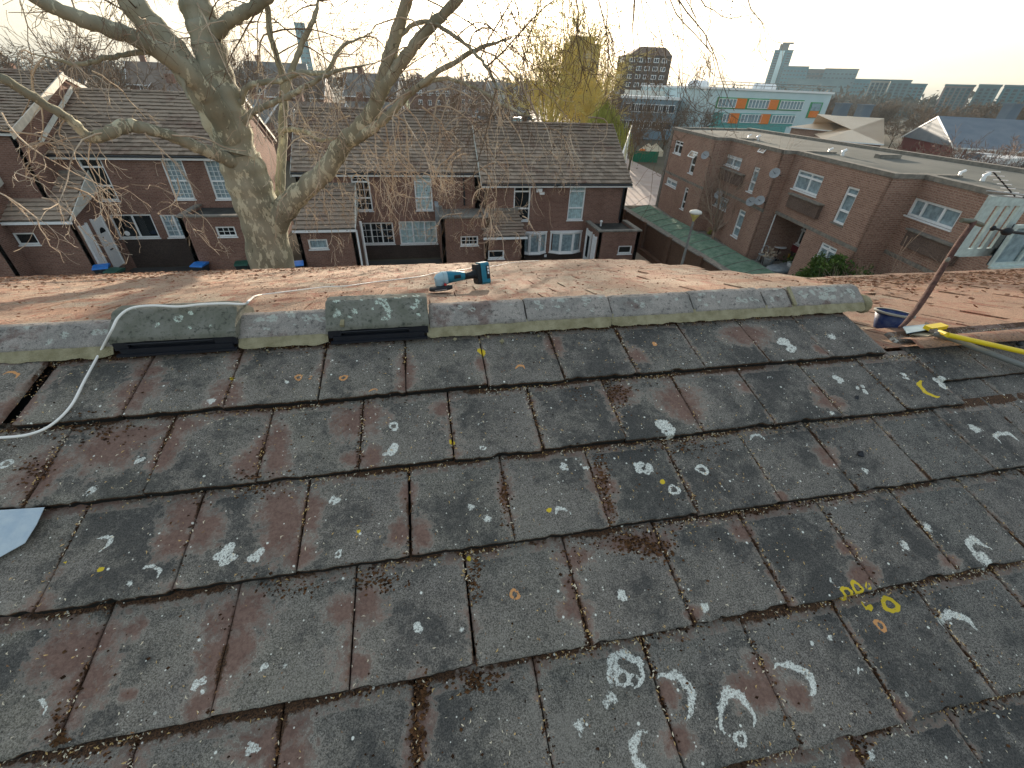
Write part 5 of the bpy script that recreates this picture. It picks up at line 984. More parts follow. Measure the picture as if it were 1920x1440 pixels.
LIMBS = [limb('limb', [(455, 310, 26, 12.5), (437, 265, 25, 12.3), (405, 205, 24, 12.0), (370, 155, 22, 11.7), (310, 103, 19, 11.3), (240, 66, 17, 11), (160, 38, 16, 10.7), (85, 8, 13, 10.4), (0, -40, 11, 10)]),
 limb('limb', [(440, 290, 34, 12.6), (405, 215, 33, 12.6), (365, 150, 31, 12.5), (315, 85, 29, 12.4), (262, 25, 27, 12.3), (225, -30, 24, 12.2), (170, -120, 20, 12)]),
 limb('limb', [(448, 292, 36, 12.4), (432, 230, 38, 12.5), (418, 180, 36, 12.6), (400, 120, 33, 12.7), (385, 60, 32, 12.8), (368, 10, 32, 12.9), (350, -70, 28, 13), (345, -180, 20, 13.2)]),
 limb('limb', [(405, 60, 16, 12.7), (430, 38, 12, 12.5), (468, 18, 12, 12.3), (502, -5, 11, 12.1), (560, -60, 8, 11.8)]),
 limb('limb', [(512, 425, 26, 12.4), (540, 385, 24, 12.3), (572, 355, 21, 12.1), (612, 318, 20, 11.9), (645, 270, 19, 11.7), (680, 235, 17, 11.5), (702, 200, 15, 11.3), (716, 160, 16, 11.2), (735, 90, 14, 11.0), (757, 20, 12, 10.8), (775, -40, 11, 10.5), (800, -150, 8, 10)]),
 limb('limb', [(650, 268, 11, 11.7), (685, 250, 11, 11.4), (718, 226, 9, 11.2), (760, 184, 7, 10.9), (800, 150, 6, 10.6), (850, 118, 5, 10.3), (900, 90, 4.5, 10), (960, 70, 3, 9.7)], sides=10),
 limb('limb', [(712, 180, 13, 11.2), (735, 140, 12, 11), (765, 100, 12, 10.8), (808, 50, 11, 10.5), (852, 5, 10, 10.2), (910, -60, 9, 9.9), (1000, -120, 8, 9.5), (1120, -150, 7, 9.2), (1260, -130, 5.5, 9), (1380, -80, 4, 8.9)]),
 limb('limb', [(455, 318, 13, 12.3), (424, 298, 14, 12.0), (375, 278, 12.5, 11.6), (322, 256, 11, 11.2), (270, 240, 12, 10.9), (232, 236, 14, 10.7), (202, 250, 12, 10.5), (168, 258, 11, 10.4), (135, 228, 9, 10.2), (75, 190, 9.5, 9.9), (0, 145, 10, 9.6), (-80, 110, 10, 9.3)]),
 limb('limb', [(523, 400, 10, 12.9), (525, 350, 10, 13.2), (529, 290, 9, 13.4), (530, 220, 9, 13.5), (533, 160, 7.5, 13.6), (520, 110, 6, 13.7), (506, 60, 6, 13.8), (500, 0, 6, 13.9), (490, -70, 5, 14)], sides=10),
 limb('limb', [(535, 170, 7, 13.6), (548, 130, 6, 13.7), (565, 85, 6, 13.8), (590, 30, 5, 13.9), (600, -20, 4, 14)], sides=8),
 limb('limb', [(455, 235, 7, 12.4), (472, 212, 6.5, 12.2), (500, 198, 6, 12), (545, 178, 6, 11.7), (585, 155, 5, 11.4), (620, 138, 4, 11.1), (700, 118, 3, 10.6)], sides=8),
 limb('limb', [(452, 192, 6, 12.4), (462, 165, 6, 12.3), (485, 155, 5.5, 12.2), (530, 150, 5.5, 12), (565, 135, 5, 11.8), (610, 136, 4.5, 11.5), (640, 90, 3.5, 11.3), (700, 60, 3, 11)], sides=8),
 limb('limb', [(530, 245, 6, 13.3), (545, 242, 5, 13.0), (575, 248, 4.5, 12.7), (600, 262, 3.5, 12.4), (650, 258, 2.5, 12)], sides=8),
 limb('limb', [(740, 75, 5, 11), (790, 40, 4.5, 10.6), (840, 60, 4, 10.2), (890, 100, 3.5, 9.9), (920, 140, 3, 9.6), (950, 200, 2.5, 9.3)], sides=8),
 limb('limb', [(760, 175, 4.5, 10.9), (830, 148, 4, 10.5), (890, 165, 3.5, 10.1), (950, 200, 3, 9.7), (1010, 225, 2, 9.4)], sides=8),
 limb('limb', [(300, 95, 7, 11.3), (250, 100, 5, 11.2), (190, 110, 4.5, 11.0), (140, 120, 4, 10.8), (60, 100, 3, 10.6)], sides=8),
 limb('limb', [(318, 120, 6, 11.5), (340, 150, 6, 11.4), (352, 185, 5, 11.2)], sides=8)]
rg = np.random.default_rng(5); tw = MB(); balls = MB()
def pend(P, D, L, R, rng, m=0, depth=1, drop=.34):
    seg = 9; P = np.array(P, float); D = np.array(D, float); D /= np.linalg.norm(D); pts = [P]; ds = [D]
    for i in range(seg):
        g = -drop if i < seg*.62 else drop*.9
        D = D+rng.normal(0, .20, 3)+np.array([0, 0, g]); D /= np.linalg.norm(D); P = P+D*L/seg; pts.append(P); ds.append(D)
    rr = np.linspace(R, max(.0045, R*.35), seg+1); tw.tube(pts, rr, 4 if R > .012 else 3, m, cap=False)
    if depth == 0:
        if rng.random() < .10: balls.ball(pts[-1]+np.array([0, 0, -.05]), .014, 6)
        return
    for k in range(int(rng.integers(3, 6))):
        i = int(rng.integers(2, seg)); q = rng.normal(0, 1, 3)*[1, 1, .6]; pend(pts[i], ds[i]*.5+q*.6, L*rng.uniform(.28, .55), rr[i]*.6, rng, m, depth-1, drop)
for li, (Q, R) in enumerate(LIMBS):
    Lt = np.linalg.norm(np.diff(Q, axis=0), axis=1).sum(); n = int(Lt*(1.6 if li in (5, 6, 10, 11, 12, 13, 14) else (.8 if li in (1, 2) else 1.1)))
    for k in range(n):
        i = int(rg.integers(len(Q)//4, len(Q))); q = rg.normal(0, 1, 3)*[1, .8, .6]; pend(Q[i], q+[0, -.1, .15], rg.uniform(.9, 2.6), rg.uniform(.009, .020), rg, 0, 2 if rg.random() < .55 else 1, rg.uniform(.12, .42))
for li in (1, 2, 3, 4, 6, 8, 9, 13):
    Q, R = LIMBS[li]
    for k in range(6 if li in (4, 6, 8, 9) else 4): i = int(rg.integers(len(Q)//2, len(Q))); q = rg.normal(0, 1, 3)*[1, .7, .5]+[0, 0, .35]; grow(tw, Q[i], q, rg.uniform(1.2, 2.6), rg.uniform(.012, .020), 3, rg, .12, .16, 4, 4, .6, 1, 7, 0., .6, .3, .004)
# long weeping sprays over the middle and right-hand houses
for x, y, Y, L in [(640, 290, 11.8, 2.4), (600, 325, 12, 2.2), (560, 362, 12.1, 1.8), (690, 230, 11.4, 2.8), (720, 250, 11, 2.6), (760, 230, 10.8, 2.8), (800, 200, 10.6, 3.0), (840, 170, 10.2, 2.8), (880, 200, 10, 2.8), (920, 160, 9.8, 2.6), (700, 300, 11.2, 2.2), (740, 300, 11, 2.0), (860, 300, 10.4, 2.0), (900, 330, 10.3, 2.2), (920, 280, 10, 2.4), (950, 300, 10, 2.0), (600, 330, 12, 2.), (850, 100, 10, 3), (1000, 240, 9.6, 1.6), (1040, 280, 9.6, 1.5), (1080, 240, 9.6, 1.6), (640, 200, 11.8, 2.6), (870, 380, 10.4, 1.5), (930, 370, 10.4, 1.5), (945, 400, 10.3, 1.3), (905, 410, 10.3, 1.3), (960, 420, 10.4, .9), (580, 380, 12, 1.2), (620, 360, 12, 1.3), (640, 340, 12, 1.4), (680, 330, 11.8, 1.3), (770, 330, 11, 1.4), (740, 380, 11, 1.1)]:
    for _ in range(2): pend(aty(x+rg.uniform(-25, 25), y+rg.uniform(-25, 25), Y), rg.normal(0, 1, 3)*[1, .5, .5]+[0, 0, -.1], L*rg.uniform(.5, .9), rg.uniform(.009, .017), rg, 0, 2, rg.uniform(.15, .4))
for x, y, Y, L in [(20, 200, 10, 2.6), (60, 230, 10.2, 2.8), (100, 280, 10.3, 2.4), (150, 280, 10.4, 2.4), (200, 280, 10.6, 2.), (40, 320, 10, 2.2), (0, 360, 10, 2.), (90, 390, 10.2, 1.8), (230, 330, 11, 1.8), (280, 300, 11.2, 2), (130, 340, 10.4, 1.8), (320, 330, 11.3, 1.6), (380, 380, 11.5, 1.4), (-20, 250, 9.8, 2.6), (180, 120, 10.8, 2), (60, 60, 10.4, 2), (120, 90, 10.6, 2)]:
    for _ in range(1): pend(aty(x+rg.uniform(-25, 25), y+rg.uniform(-25, 25), Y), rg.normal(0, 1, 3)*[1, .5, .5], L*rg.uniform(.5, .9), rg.uniform(.010, .019), rg, 0, 2, rg.uniform(.05, .3))
for x, y, Y, dx, L in [(1010, -50, 9.4, .2, 1.6), (1060, -40, 9.3, .1, 1.5), (1110, -60, 9.2, .3, 1.9), (1180, -50, 9.1, .2, 1.6), (1230, -60, 9, .5, 2.2), (1250, -30, 9, .8, 1.7), (1270, 0, 9, 1.2, 1.5), (1150, -20, 9.1, .1, 1.4), (1215, -10, 9, .3, 1.5), (1195, 20, 9, .3, 1.2), (1090, 0, 9.2, .2, 1.2), (930, -60, 9.8, .2, 2), (880, -50, 10, .2, 2), (960, 0, 9.7, .4, 1.6), (1310, -40, 9, .8, 1.3)]:
    for _ in range(2): pend(aty(x+rg.uniform(-15, 15), y, Y), [dx, rg.normal(0, .3), -.5], L*rg.uniform(.9, 1.5), rg.uniform(.008, .014), rg, 1, 2, rg.uniform(.1, .3))
o = tw.build('twigs', [M['twig'], M['twigdark']], PT); o['kind'] = 'stuff'
balls.build('seed_balls', M['seedball'], PT)['kind'] = 'stuff'
# bare garden tree and brush by the terrace
def shrubtree(loc, h, n, label, mat, r=.03, spread=.55, seed=1, droop=0., depth=2, name='bare_tree', kids=4, cat='tree', wig=.12):
    t = empty(name, loc, label, cat); rng = np.random.default_rng(seed); b = MB(); tk = MB(); tk.tube([loc, np.array(loc)+[0, 0, h*.16]], [r*2, r*1.5], 8); tk.build('trunk', mat, t)
    for k in range(n): a = rng.uniform(0, 6.28); grow(b, np.array(loc)+[0, 0, h*.1], [math.cos(a)*spread, math.sin(a)*spread, 1], h*rng.uniform(.6, 1), r, depth, rng, droop, wig, 4, kids, .55, up=.05)
    b.build('crown', mat, t); return t
PALE = plain('pale_bare_branch', (.28, .21, .16), .85, .2, c2=(.38, .29, .22))
shrubtree(gp(1335, 450), 4.6, 15, 'pale fan shaped bare tree growing out of the turf strip', PALE, .04, .75, 3, kids=6); shrubtree(gp(1300, 405), 2.6, 7, 'thin bare sapling beyond the street lamp', PALE, .018, .5, 4)
for i, (x, y, h) in enumerate(((1660, 500, 1.6), (1715, 505, 1.9), (1770, 510, 1.8), (1820, 512, 2.2), (1635, 505, 1.3))): shrubtree(xp(x, 15.6), h+.9, 15, ['tangle of thin straw coloured stems right of the dark bush', 'bare stems below the big upper window', 'tall bare stems left of the iron bar', 'reddish bare stems behind the iron bar', 'low bare stems beside the dark green bush'][i], PALE, .012, .8, 20+i, kids=3, name='bare_shrub', cat='shrub')
# ------------------------------------------------------------------ beyond the houses
def unitm(name, build):
    b = MB(); build(b); return b
def wmesh(name, w, h, d=.12, fr=.12, mats=None, mid=True):            # window of a far building: frame box + glass plate, local x along, -y outwards
    b = MB(); b.box(-w/2, w/2, -d, 0, 0, fr, 0); b.box(-w/2, w/2, -d, 0, h-fr, h, 0); b.box(-w/2, -w/2+fr, -d, 0, fr, h-fr, 0); b.box(w/2-fr, w/2, -d, 0, fr, h-fr, 0)
    if mid: b.box(-fr/2, fr/2, -d+.01, 0, fr, h-fr, 0)
    b.box(-w/2+fr, w/2-fr, -d+.05, 0, fr, h-fr, 1); return b.mesh(name, mats or [M['white'], M['farglass']])
M['farglass'] = plain('far_window_glass', (.04, .055, .07), .45, .3, var=.3, scale=1)
M['paleglass'] = plain('pale_window_glass', (.22, .32, .36), .2, .6, var=.3, scale=1)
def bld(name, label, P, Q, dep, z1, mat, cat='building', group=None, z0=0., wins=(), parapet=None, chamf=0):
    """box building; front from P to Q (xy, P at left seen from the camera). wins: (mesh, n, rows, zstart, zstep, margin, side)"""
    P, Q = np.array([*P[:2], 0.]), np.array([*Q[:2], 0.]); w = np.linalg.norm(Q-P); U = (Q-P)/w; N = np.array([U[1], -U[0], 0]); t = empty(name, ((P+Q)/2-N*dep/2)+[0, 0, z0], label, cat, group)
    b = MB(); b.obox(P+Z3*z0, U*w, -N*dep, Z3*(z1-z0)); b.build('wall', mat, t)
    if parapet: b = MB(); b.obox(P+Z3*(z1+.002)+N*.25-U*.25, U*(w+.5), -N*(dep+.5), Z3*parapet[0]); b.build('roof', parapet[1], t)
    for me, n, rows, zs, st_, mg, side in wins:
        for r in range(rows):
            for i in range(n):
                if side == 'f': L = P+U*(mg+(w-2*mg)*(i+.5)/n)+N*.01; rz = math.atan2(U[1], U[0])
                elif side == 'r': L = Q-N*(mg+(dep-2*mg)*(i+.5)/n)+U*.01; rz = math.atan2(-N[1], -N[0])
                else: L = P-N*(mg+(dep-2*mg)*(i+.5)/n)-U*.01; rz = math.atan2(N[1], N[0])
                inst('window', me, L+Z3*(z0+zs+st_*r), t, rot=(0, 0, rz))
    return t, P, U, N, w
A2 = lambda x, y, Y: aty(x, y, Y)
# school with bands of windows and orange panels
TQ = plain('pale_blue_render', (.48, .62, .64), .7, c2=(.55, .68, .70), scale=.3); ORA = plain('orange_panel', (.72, .20, .03), .6); GRN = plain('green_trim', (.06, .30, .13), .6); TEALG = plain('teal_window_band', (.10, .34, .32), .4)
Pl, Pr = A2(1342, 172, 92), A2(1558, 184, 92*1.02); zt = A2(1450, 172, 93)[2]
sc_, P, U, N, w = bld('school_building', 'long pale three storey school with orange panels and green window bands', Pl, Pr, 30, zt, TQ, parapet=(.35, M['white']))
H_ = zt; k = w/(1558-1342.); fx = lambda x: (x-1342)*k
def onf(name, x0, x1, z0, z1, d, mat): b = MB(); b.obox(P+U*x0+Z3*z0, U*(x1-x0), N*d, Z3*(z1-z0)); return b.build(name, mat, sc_)
zy = lambda x, y: A2(x, y, 92.5)[2]
u1, u0_ = zy(1430, 185), zy(1430, 206); l1, l0 = zy(1420, 213), zy(1420, 236)
onf('window_band', fx(1348), fx(1508), u0_, u1, .10, GRN); onf('window_band', fx(1348), fx(1500), l0, l1, .10, TEALG)
for x0, x1 in ((1382, 1400), (1441, 1459)): onf('orange_panel', fx(x0), fx(x1), u0_+.1, u1-.1, .22, ORA)
for x0, x1 in ((1376, 1394), (1434, 1452)): onf('orange_panel', fx(x0), fx(x1), l0+.35, l1-.05, .22, ORA)
wm = wmesh('school_window', .95, 1.9, mats=[M['white'], M['paleglass']], mid=False)
for (za, xs) in ((u0_+.2, [*np.arange(1350, 1381, 6.2), *np.arange(1404, 1440, 6.2), *np.arange(1463, 1506, 6.2)]), (l0+.5, [*np.arange(1365, 1374, 6), *np.arange(1398, 1432, 6.2), *np.arange(1456, 1496, 6.2)])):
    for x in xs: inst('window', wm, P+U*(fx(x)+.5)+N*.1+Z3*za, sc_, rot=(0, 0, math.atan2(U[1], U[0])), scale=(1, 1, (u1-u0_-.4)/1.9))
onf('corner_window_frame', fx(1522), fx(1546), zy(1530, 222), zy(1530, 192), .12, GRN); onf('corner_window_pane', fx(1525), fx(1543), zy(1530, 208), zy(1530, 194), .2, M['paleglass']); onf('orange_panel', fx(1525), fx(1543), zy(1530, 221), zy(1530, 208.5), .2, ORA)
onf('base_band', fx(1345), fx(1490), 0, l0-.05, .10, TEALG)
for x, s in ((1345, 1.6), (1360, 1.2), (1462, .9), (1480, 1.7), (1492, .9)): b = MB(); q = P+U*fx(x)-N*8+Z3*(H_+.35); b.lathe([(s, 0), (s, .5), (s*.8, .9), (s*.3, 1.1), (0, 1.15)], q, 12); b.build('roof_cowl', M['white'], sc_, smooth=True)
b = MB()
for z in (.5, .95): b.tube([P-N*.5+Z3*(H_+.35+z), P+U*w-N*.5+Z3*(H_+.35+z)], .05, 4)
for i in range(16): b.tube([P-N*.5+U*w*i/15+Z3*(H_+.3), P-N*.5+U*w*i/15+Z3*(H_+1.3)], .05, 4)
b.build('roof_rail', M['coping'], sc_)
Pl2 = A2(1262, 178, 118); bld('school_wing', 'plain pale wing of the school behind the small bare tree', Pl2, Pl+np.array([-.2, 3.0, 0]), 3, zt-.3, TQ, parapet=(.3, M['white']))
# low white blocks left of it
gm = wmesh('wide_window', 2.6, 1.5, mats=[M['white'], M['farglass']])
bld('low_office', 'low white two storey block with rooftop boxes before the brown flats', A2(1165, 190, 105), A2(1272, 196, 100), 20, A2(1215, 186, 102)[2], plain('blue_grey_cladding', (.20, .28, .33), .6), parapet=(.5, M['white']), wins=[(gm, 6, 2, 2.0, 3.1, 1, 'f')])
bld('plant_room', 'pale rooftop plant room with railings on the low office', A2(1180, 172, 112), A2(1255, 176, 110), 6, A2(1215, 170, 110)[2], M['offwhite'], z0=4.5)
# brown flats with a mansard top
BR = mat_brick('flats_brick', (.10, .075, .06), (.15, .11, .085), (.15, .12, .10))
fm = wmesh('flat_window', 2.0, 1.5, fr=.2, mats=[M['white'], M['farglass']])
zf = A2(1212, 104, 200)[2]; st_h = (zf-1)/7
t, P, U, N, w = bld('block_of_flats', 'brown seven storey flats with a sloping top and paired windows', A2(1171, 120, 200), A2(1258, 120, 196), 17, zf, BR, wins=[(fm, 5, 7, 1.4, st_h, 1.2, 'f'), (fm, 4, 7, 1.4, st_h, 1.5, 'l')])
zt2 = A2(1212, 87, 200)[2]; a = [P+N*.2+U*1.5, P+N*.2+U*w, P-N*17+U*w, P-N*17+U*1.5]; c = [P-N*3+U*6, P-N*3+U*(w-2.5), P-N*14+U*(w-2.5), P-N*14+U*6]
b = MB(); b.add([*[q+Z3*(zf+.01) for q in a], *[q+Z3*zt2 for q in c]], [[0, 1, 5, 4], [1, 2, 6, 5], [2, 3, 7, 6], [3, 0, 4, 7], [4, 5, 6, 7]]); b.build('mansard_roof', plain('brown_tile_far', (.16, .10, .07), .9), t)
# hazy slab in the sun
zf = A2(1095, 82, 215)[2]; t, P, U, N, w = bld('tower_block', 'hazy tower block against the low sun behind the golden tree', A2(1059, 110, 215), A2(1124, 110, 212), 15, zf, plain('hazy_concrete', (.30, .29, .24), .9), wins=[(fm, 4, 8, 2, (zf-3)/8, 2, 'f')])
b = MB(); q = P-N*7+U*w/2+Z3*zf; b.obox(P+U*2.5-N*2+Z3*(zf+.01), U*(w-5), -N*11, Z3*2.4); b.build('roof_room', bpy.data.materials['hazy_concrete'], t)
# city towers, pale with distance
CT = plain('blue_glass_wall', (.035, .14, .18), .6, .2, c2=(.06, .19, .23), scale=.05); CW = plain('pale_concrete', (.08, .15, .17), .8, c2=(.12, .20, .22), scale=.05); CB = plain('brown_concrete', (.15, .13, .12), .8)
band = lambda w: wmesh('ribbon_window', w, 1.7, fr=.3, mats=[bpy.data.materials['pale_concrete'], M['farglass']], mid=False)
def tower(name, label, x0, x1, yt, Y, dep, mat, rows, n, z1=None, sh=None, cat='tower', group='far towers on the skyline', dY=0, wm_=None, roofm=None):
    zt = A2((x0+x1)/2, yt, Y)[2] if z1 is None else z1; P_, r1_ = A2(x0, 150, Y), ray(x1-3, 150)[:2]; d_ = P_[:2]/np.linalg.norm(P_[:2]); Q_ = np.array([*(r1_*np.linalg.norm(P_[:2])/np.dot(r1_, d_)), 0.]); w_ = np.linalg.norm((Q_-P_)[:2]); me = wm_ or band(w_/n*.72); dep = min(dep, 9) if Y < 320 else dep; s = (zt-3)/rows
    return bld(name, label, P_, Q_, dep, zt, mat, cat, group, wins=[(me, n, rows, 2, s, .5, 'f')]+([(band(dep/2*.8), 2, rows, 2, s, .5, 'l')] if rows > 5 else []), parapet=(.8, roofm or CW)), zt
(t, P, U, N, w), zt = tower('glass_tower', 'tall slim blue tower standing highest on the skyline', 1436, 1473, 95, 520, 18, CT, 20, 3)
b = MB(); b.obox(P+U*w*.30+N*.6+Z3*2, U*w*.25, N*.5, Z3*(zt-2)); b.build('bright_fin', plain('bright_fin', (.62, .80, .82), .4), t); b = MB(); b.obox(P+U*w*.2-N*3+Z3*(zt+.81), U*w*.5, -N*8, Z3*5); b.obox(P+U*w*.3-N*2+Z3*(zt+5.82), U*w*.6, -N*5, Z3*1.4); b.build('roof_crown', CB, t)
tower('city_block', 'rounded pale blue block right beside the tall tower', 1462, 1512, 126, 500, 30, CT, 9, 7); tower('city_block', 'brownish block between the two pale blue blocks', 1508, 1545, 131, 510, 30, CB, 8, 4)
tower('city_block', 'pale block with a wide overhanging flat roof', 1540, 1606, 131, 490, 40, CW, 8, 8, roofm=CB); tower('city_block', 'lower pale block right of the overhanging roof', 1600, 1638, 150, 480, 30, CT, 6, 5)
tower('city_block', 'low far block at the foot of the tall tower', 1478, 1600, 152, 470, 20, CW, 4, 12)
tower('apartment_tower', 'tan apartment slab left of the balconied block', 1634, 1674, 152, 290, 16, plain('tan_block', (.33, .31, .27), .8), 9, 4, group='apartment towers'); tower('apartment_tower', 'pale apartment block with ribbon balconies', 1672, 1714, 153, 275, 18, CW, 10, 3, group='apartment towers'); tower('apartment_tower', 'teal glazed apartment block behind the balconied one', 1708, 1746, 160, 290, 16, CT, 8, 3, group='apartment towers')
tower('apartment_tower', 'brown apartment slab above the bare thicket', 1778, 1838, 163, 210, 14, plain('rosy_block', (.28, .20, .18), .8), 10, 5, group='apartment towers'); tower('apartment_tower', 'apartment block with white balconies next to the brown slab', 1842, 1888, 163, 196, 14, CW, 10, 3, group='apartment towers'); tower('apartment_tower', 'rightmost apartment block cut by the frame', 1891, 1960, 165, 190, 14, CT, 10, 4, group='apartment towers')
tower('glass_tower', 'small pale blue tower seen through the tree branches', 572, 594, 45, 600, 20, CT, 12, 2)
# roofs right of the school
CRM = plain('cream_sheet_roof', (.66, .53, .39), .7, c2=(.72, .60, .46), scale=.3); SLT = plain('blue_slate_roof', (.115, .15, .19), .7, c2=(.16, .19, .22), scale=.6)
def gabled(name, label, P, Q, dep, ze, zr, wallm, roofm, cat='house', group=None, wins=(), hip=0., z0=0., over=.4, barge=True, chim=True):
    t, P, U, N, w = bld(name, label, P, Q, dep, ze, wallm, cat, group, z0, wins)
    a = P+N*over-U*over*.5; e = Q_ = P+U*w+N*over+U*over*.5; bk = -N*(dep+2*over); r0 = P-N*dep/2+U*hip-U*over*.5; r1 = P+U*w-N*dep/2-U*hip+U*over*.5; b = MB(); z = Z3*ze; zz = Z3*zr; th = Z3*.16
    b.quad(a+z, e+z, r1+zz, r0+zz); b.quad(e+bk+z, a+bk+z, r0+zz, r1+zz)
    b.add([a+z, r0+zz, a+bk+z], [[0, 1, 2]]); b.add([e+z, e+bk+z, r1+zz], [[0, 1, 2]]); b.build('roof', roofm, t)
    if not hip:
        b = MB()
        for s, rr, ed in ((a, r0, -U), (e, r1, U)):
            for s2 in (s, s+bk): b = MB(); b.prism([s2+z-Z3*.2, s2+z, rr+zz, rr+zz-Z3*.2], ed*.06); b.build('bargeboard', M['white'], t)
    b = MB(); b.obox(a+z-Z3*.15, (e-a), N*.05, Z3*.16); b.build('fascia', M['white'], t)
    if chim: b = MB(); b.obox(r0+U*w*.2+zz-Z3*.5, U*.9, -N*.7, Z3*1.6); b.build('chimney', wallm, t)
    return t
gabled('pavilion', 'cream hipped roof of a low brick pavilion before the school', A2(1484, 240, 72), A2(1560, 262, 66), 16, A2(1500, 238, 72)[2], A2(1540, 212, 80)[2], M['brick2'], CRM, 'building', hip=7, chim=False)
gabled('pavilion', 'second cream roof sloping down to the flat roofed terrace', A2(1545, 262, 60), A2(1650, 276, 56), 18, A2(1560, 262, 60)[2], A2(1600, 217, 68)[2], M['brick2'], CRM, 'building', hip=8, chim=False)
t = gabled('slate_roofed_hall', 'long blue slate roof over dark red and white bays at the frame edge', A2(1785, 285, 50), A2(2010, 312, 44), 15, A2(1800, 276, 50)[2], A2(1860, 221, 56)[2], plain('dark_red_render', (.14, .02, .02), .7), SLT, 'building', chim=False)
P_ = A2(1785, 285, 50); Q_ = A2(2010, 312, 44); 
for i in range(9): b = MB(); q = P_+(Q_-P_)*(i/9.); b.obox([q[0], q[1]-.35, 1], [1.0, -.2, 0], [0, .3, 0], [0, 0, t.location[2]+A2(1800, 278, 50)[2]-1.0]); b.build('white_bay', M['white'], t)
for x, y, Y in ((1578, 204, 70), (1620, 207, 66), (1895, 207, 55)): b = MB(); q = A2(x, y, Y); b.box(q[0]-.9, q[0]+.9, q[1]-.6, q[1]+.6, q[2]-2.2, q[2]+.6); b.box(q[0]-1, q[0]+1, q[1]-.7, q[1]+.7, q[2]+.602, q[2]+.8); tag(b.build('roof_vent_box', SLT), {1578: 'dark vent box on the cream roof nearest the school', 1620: 'dark vent box between the cream and slate roofs', 1895: 'dark vent box on the long slate roof'}[x], 'vent')
# far terraces on the left and behind the ridge
fw = wmesh('house_window', 1.1, 1.3, fr=.13, mats=[M['white'], M['farglass']])
RB = plain('far_brown_roof', (.15, .115, .09), .9, c2=(.21, .17, .14), scale=.6); RG = plain('far_grey_roof', (.14, .14, .13), .9, c2=(.22, .21, .19), scale=.6); WHR = plain('pale_render', (.48, .48, .45), .8)
HS = [(-62, 64, 10, 8, 'far brick house behind the stepped house with bargeboards'), (-50, 70, 10, 8, 'far brick house left of the great tree fork'), (-37, 78, 11, 7.5, 'far brick house between the two thickest limbs'), (-25.5, 66, 8, 6.5, 'brick house with white window bays right of the great trunk'), (-17, 67, 7.5, 6.3, 'small gabled brick house behind the thin second stem'), (-9, 72, 7.5, 6.3, 'brown gabled house above the middle house ridge'), (-24, 92, 9, 9, 'taller brick house on the rise behind the gabled pair'), (-12, 96, 9, 9.5, 'brown roofed house on the rise left of the limb fork'), (-50, 105, 12, 10, 'large hazy brick house high behind the left limbs'), (-34, 118, 12, 11, 'hazy house row seen under the left limbs'), (0, 150, 12, 9, 'hazy house beyond the car park'), (-75, 84, 11, 9, 'far house at the left frame edge'), (14, 165, 10, 9, 'steep gabled house beyond the green verge'), (27, 176, 14, 9, 'pale long house beyond the green verge'), (-20, 165, 14, 10, 'hazy terrace left of the fork of the right limb')]
for i, (x, y, w_, h, l) in enumerate(HS):
    an = RNG.uniform(-.25, .25); U_ = np.array([math.cos(an), math.sin(an), 0])*w_; P_ = np.array([x, y, 0.]); n = 2 if w_ < 10 else 4; zb = 0.
    gabled('far_house', l, P_, P_+U_, 9, h*.68, h*1.02, WHR if i == 13 else (M['brick'] if i % 3 else M['brick2']), RG if i % 2 else RB, 'house', 'far houses', [(fw, n, 2 if h < 9 else 3, .8, 2.3, .7, 'f'), (fw, 2, 2, 1, 2.3, 1, 'r')])
    if i in (2, 3, 4, 6): 
        for k in range(2): q = P_+U_*(.3+.4*k)+np.array([0, 2.0, h*.82]); b = MB(); b.obox(q, U_/np.linalg.norm(U_)*1.0, [0, .9, .62], [0, -.05, .08]); b.build('skylight', M['paleglass'], [o for o in COL.objects if o.get('label') == l][0])
# cars
def make_car(col, label, loc, rz, van=False):
    t = empty('parked_van' if van else 'parked_car', loc, label, 'van' if van else 'car', 'vehicles parked beyond the houses'); m = bpy.data.materials.get('paint_'+col[0]) or plain('paint_'+col[0], col[1], .3, .5, var=.03)
    L, Wd = (5.2, 1.9) if van else (4.2, 1.72); h = 2.2 if van else 1.45
    pr = [(0, .3), (L, .3), (L, .85), (L-.35, 1.0), (L-.7, h), (.15, h), (0, 1.)] if van else [(0, .3), (L, .3), (L, .72), (L-.9, .90), (L-1.65, h), (.95, h), (.15, .98), (0, .9)]
    b = MB(); b.prism([(x-L/2, -Wd/2, z) for x, z in pr], (0, Wd, 0)); lp(b, 'body', m, t)
    b = MB()
    if van: b.prism([(L/2-.42, -.8, 1.08), (L/2-.42, .8, 1.08), (L/2-.70, .8, 2.0), (L/2-.70, -.8, 2.0)], (.05, 0, .03)); [b.box(L/2-1.7, L/2-.8, s, s+.02, 1.15, 1.9) for s in (-Wd/2-.01, Wd/2-.01)]
    else:
        for s in (-Wd/2-.012, Wd/2-.008): b.prism([(L/2-1.15, s, .95), (L/2-1.72, s, h-.08), (1.05-L/2, s, h-.08), (.5-L/2, s, .98)], (0, .02, 0))
        b.prism([(L/2-.95, -.7, .95), (L/2-.95, .7, .95), (L/2-1.60, .65, h-.06), (L/2-1.60, -.65, h-.06)], (.03, 0, .03)); b.prism([(.20-L/2, -.7, 1.0), (.20-L/2, .7, 1.0), (.88-L/2, .65, h-.06), (.88-L/2, -.65, h-.06)], (-.03, 0, .03))
    lp(b, 'windows', M['farglass'], t)
    for x in (.8-L/2, L/2-.8):
        for s in (-1, 1): b = MB(); b.tube([(x, s*(Wd/2-.2), .32), (x, s*(Wd/2+.01), .32)], .32, 14); lp(b, 'wheel', BLK, t)
    t.rotation_euler = (0, 0, rz); return t
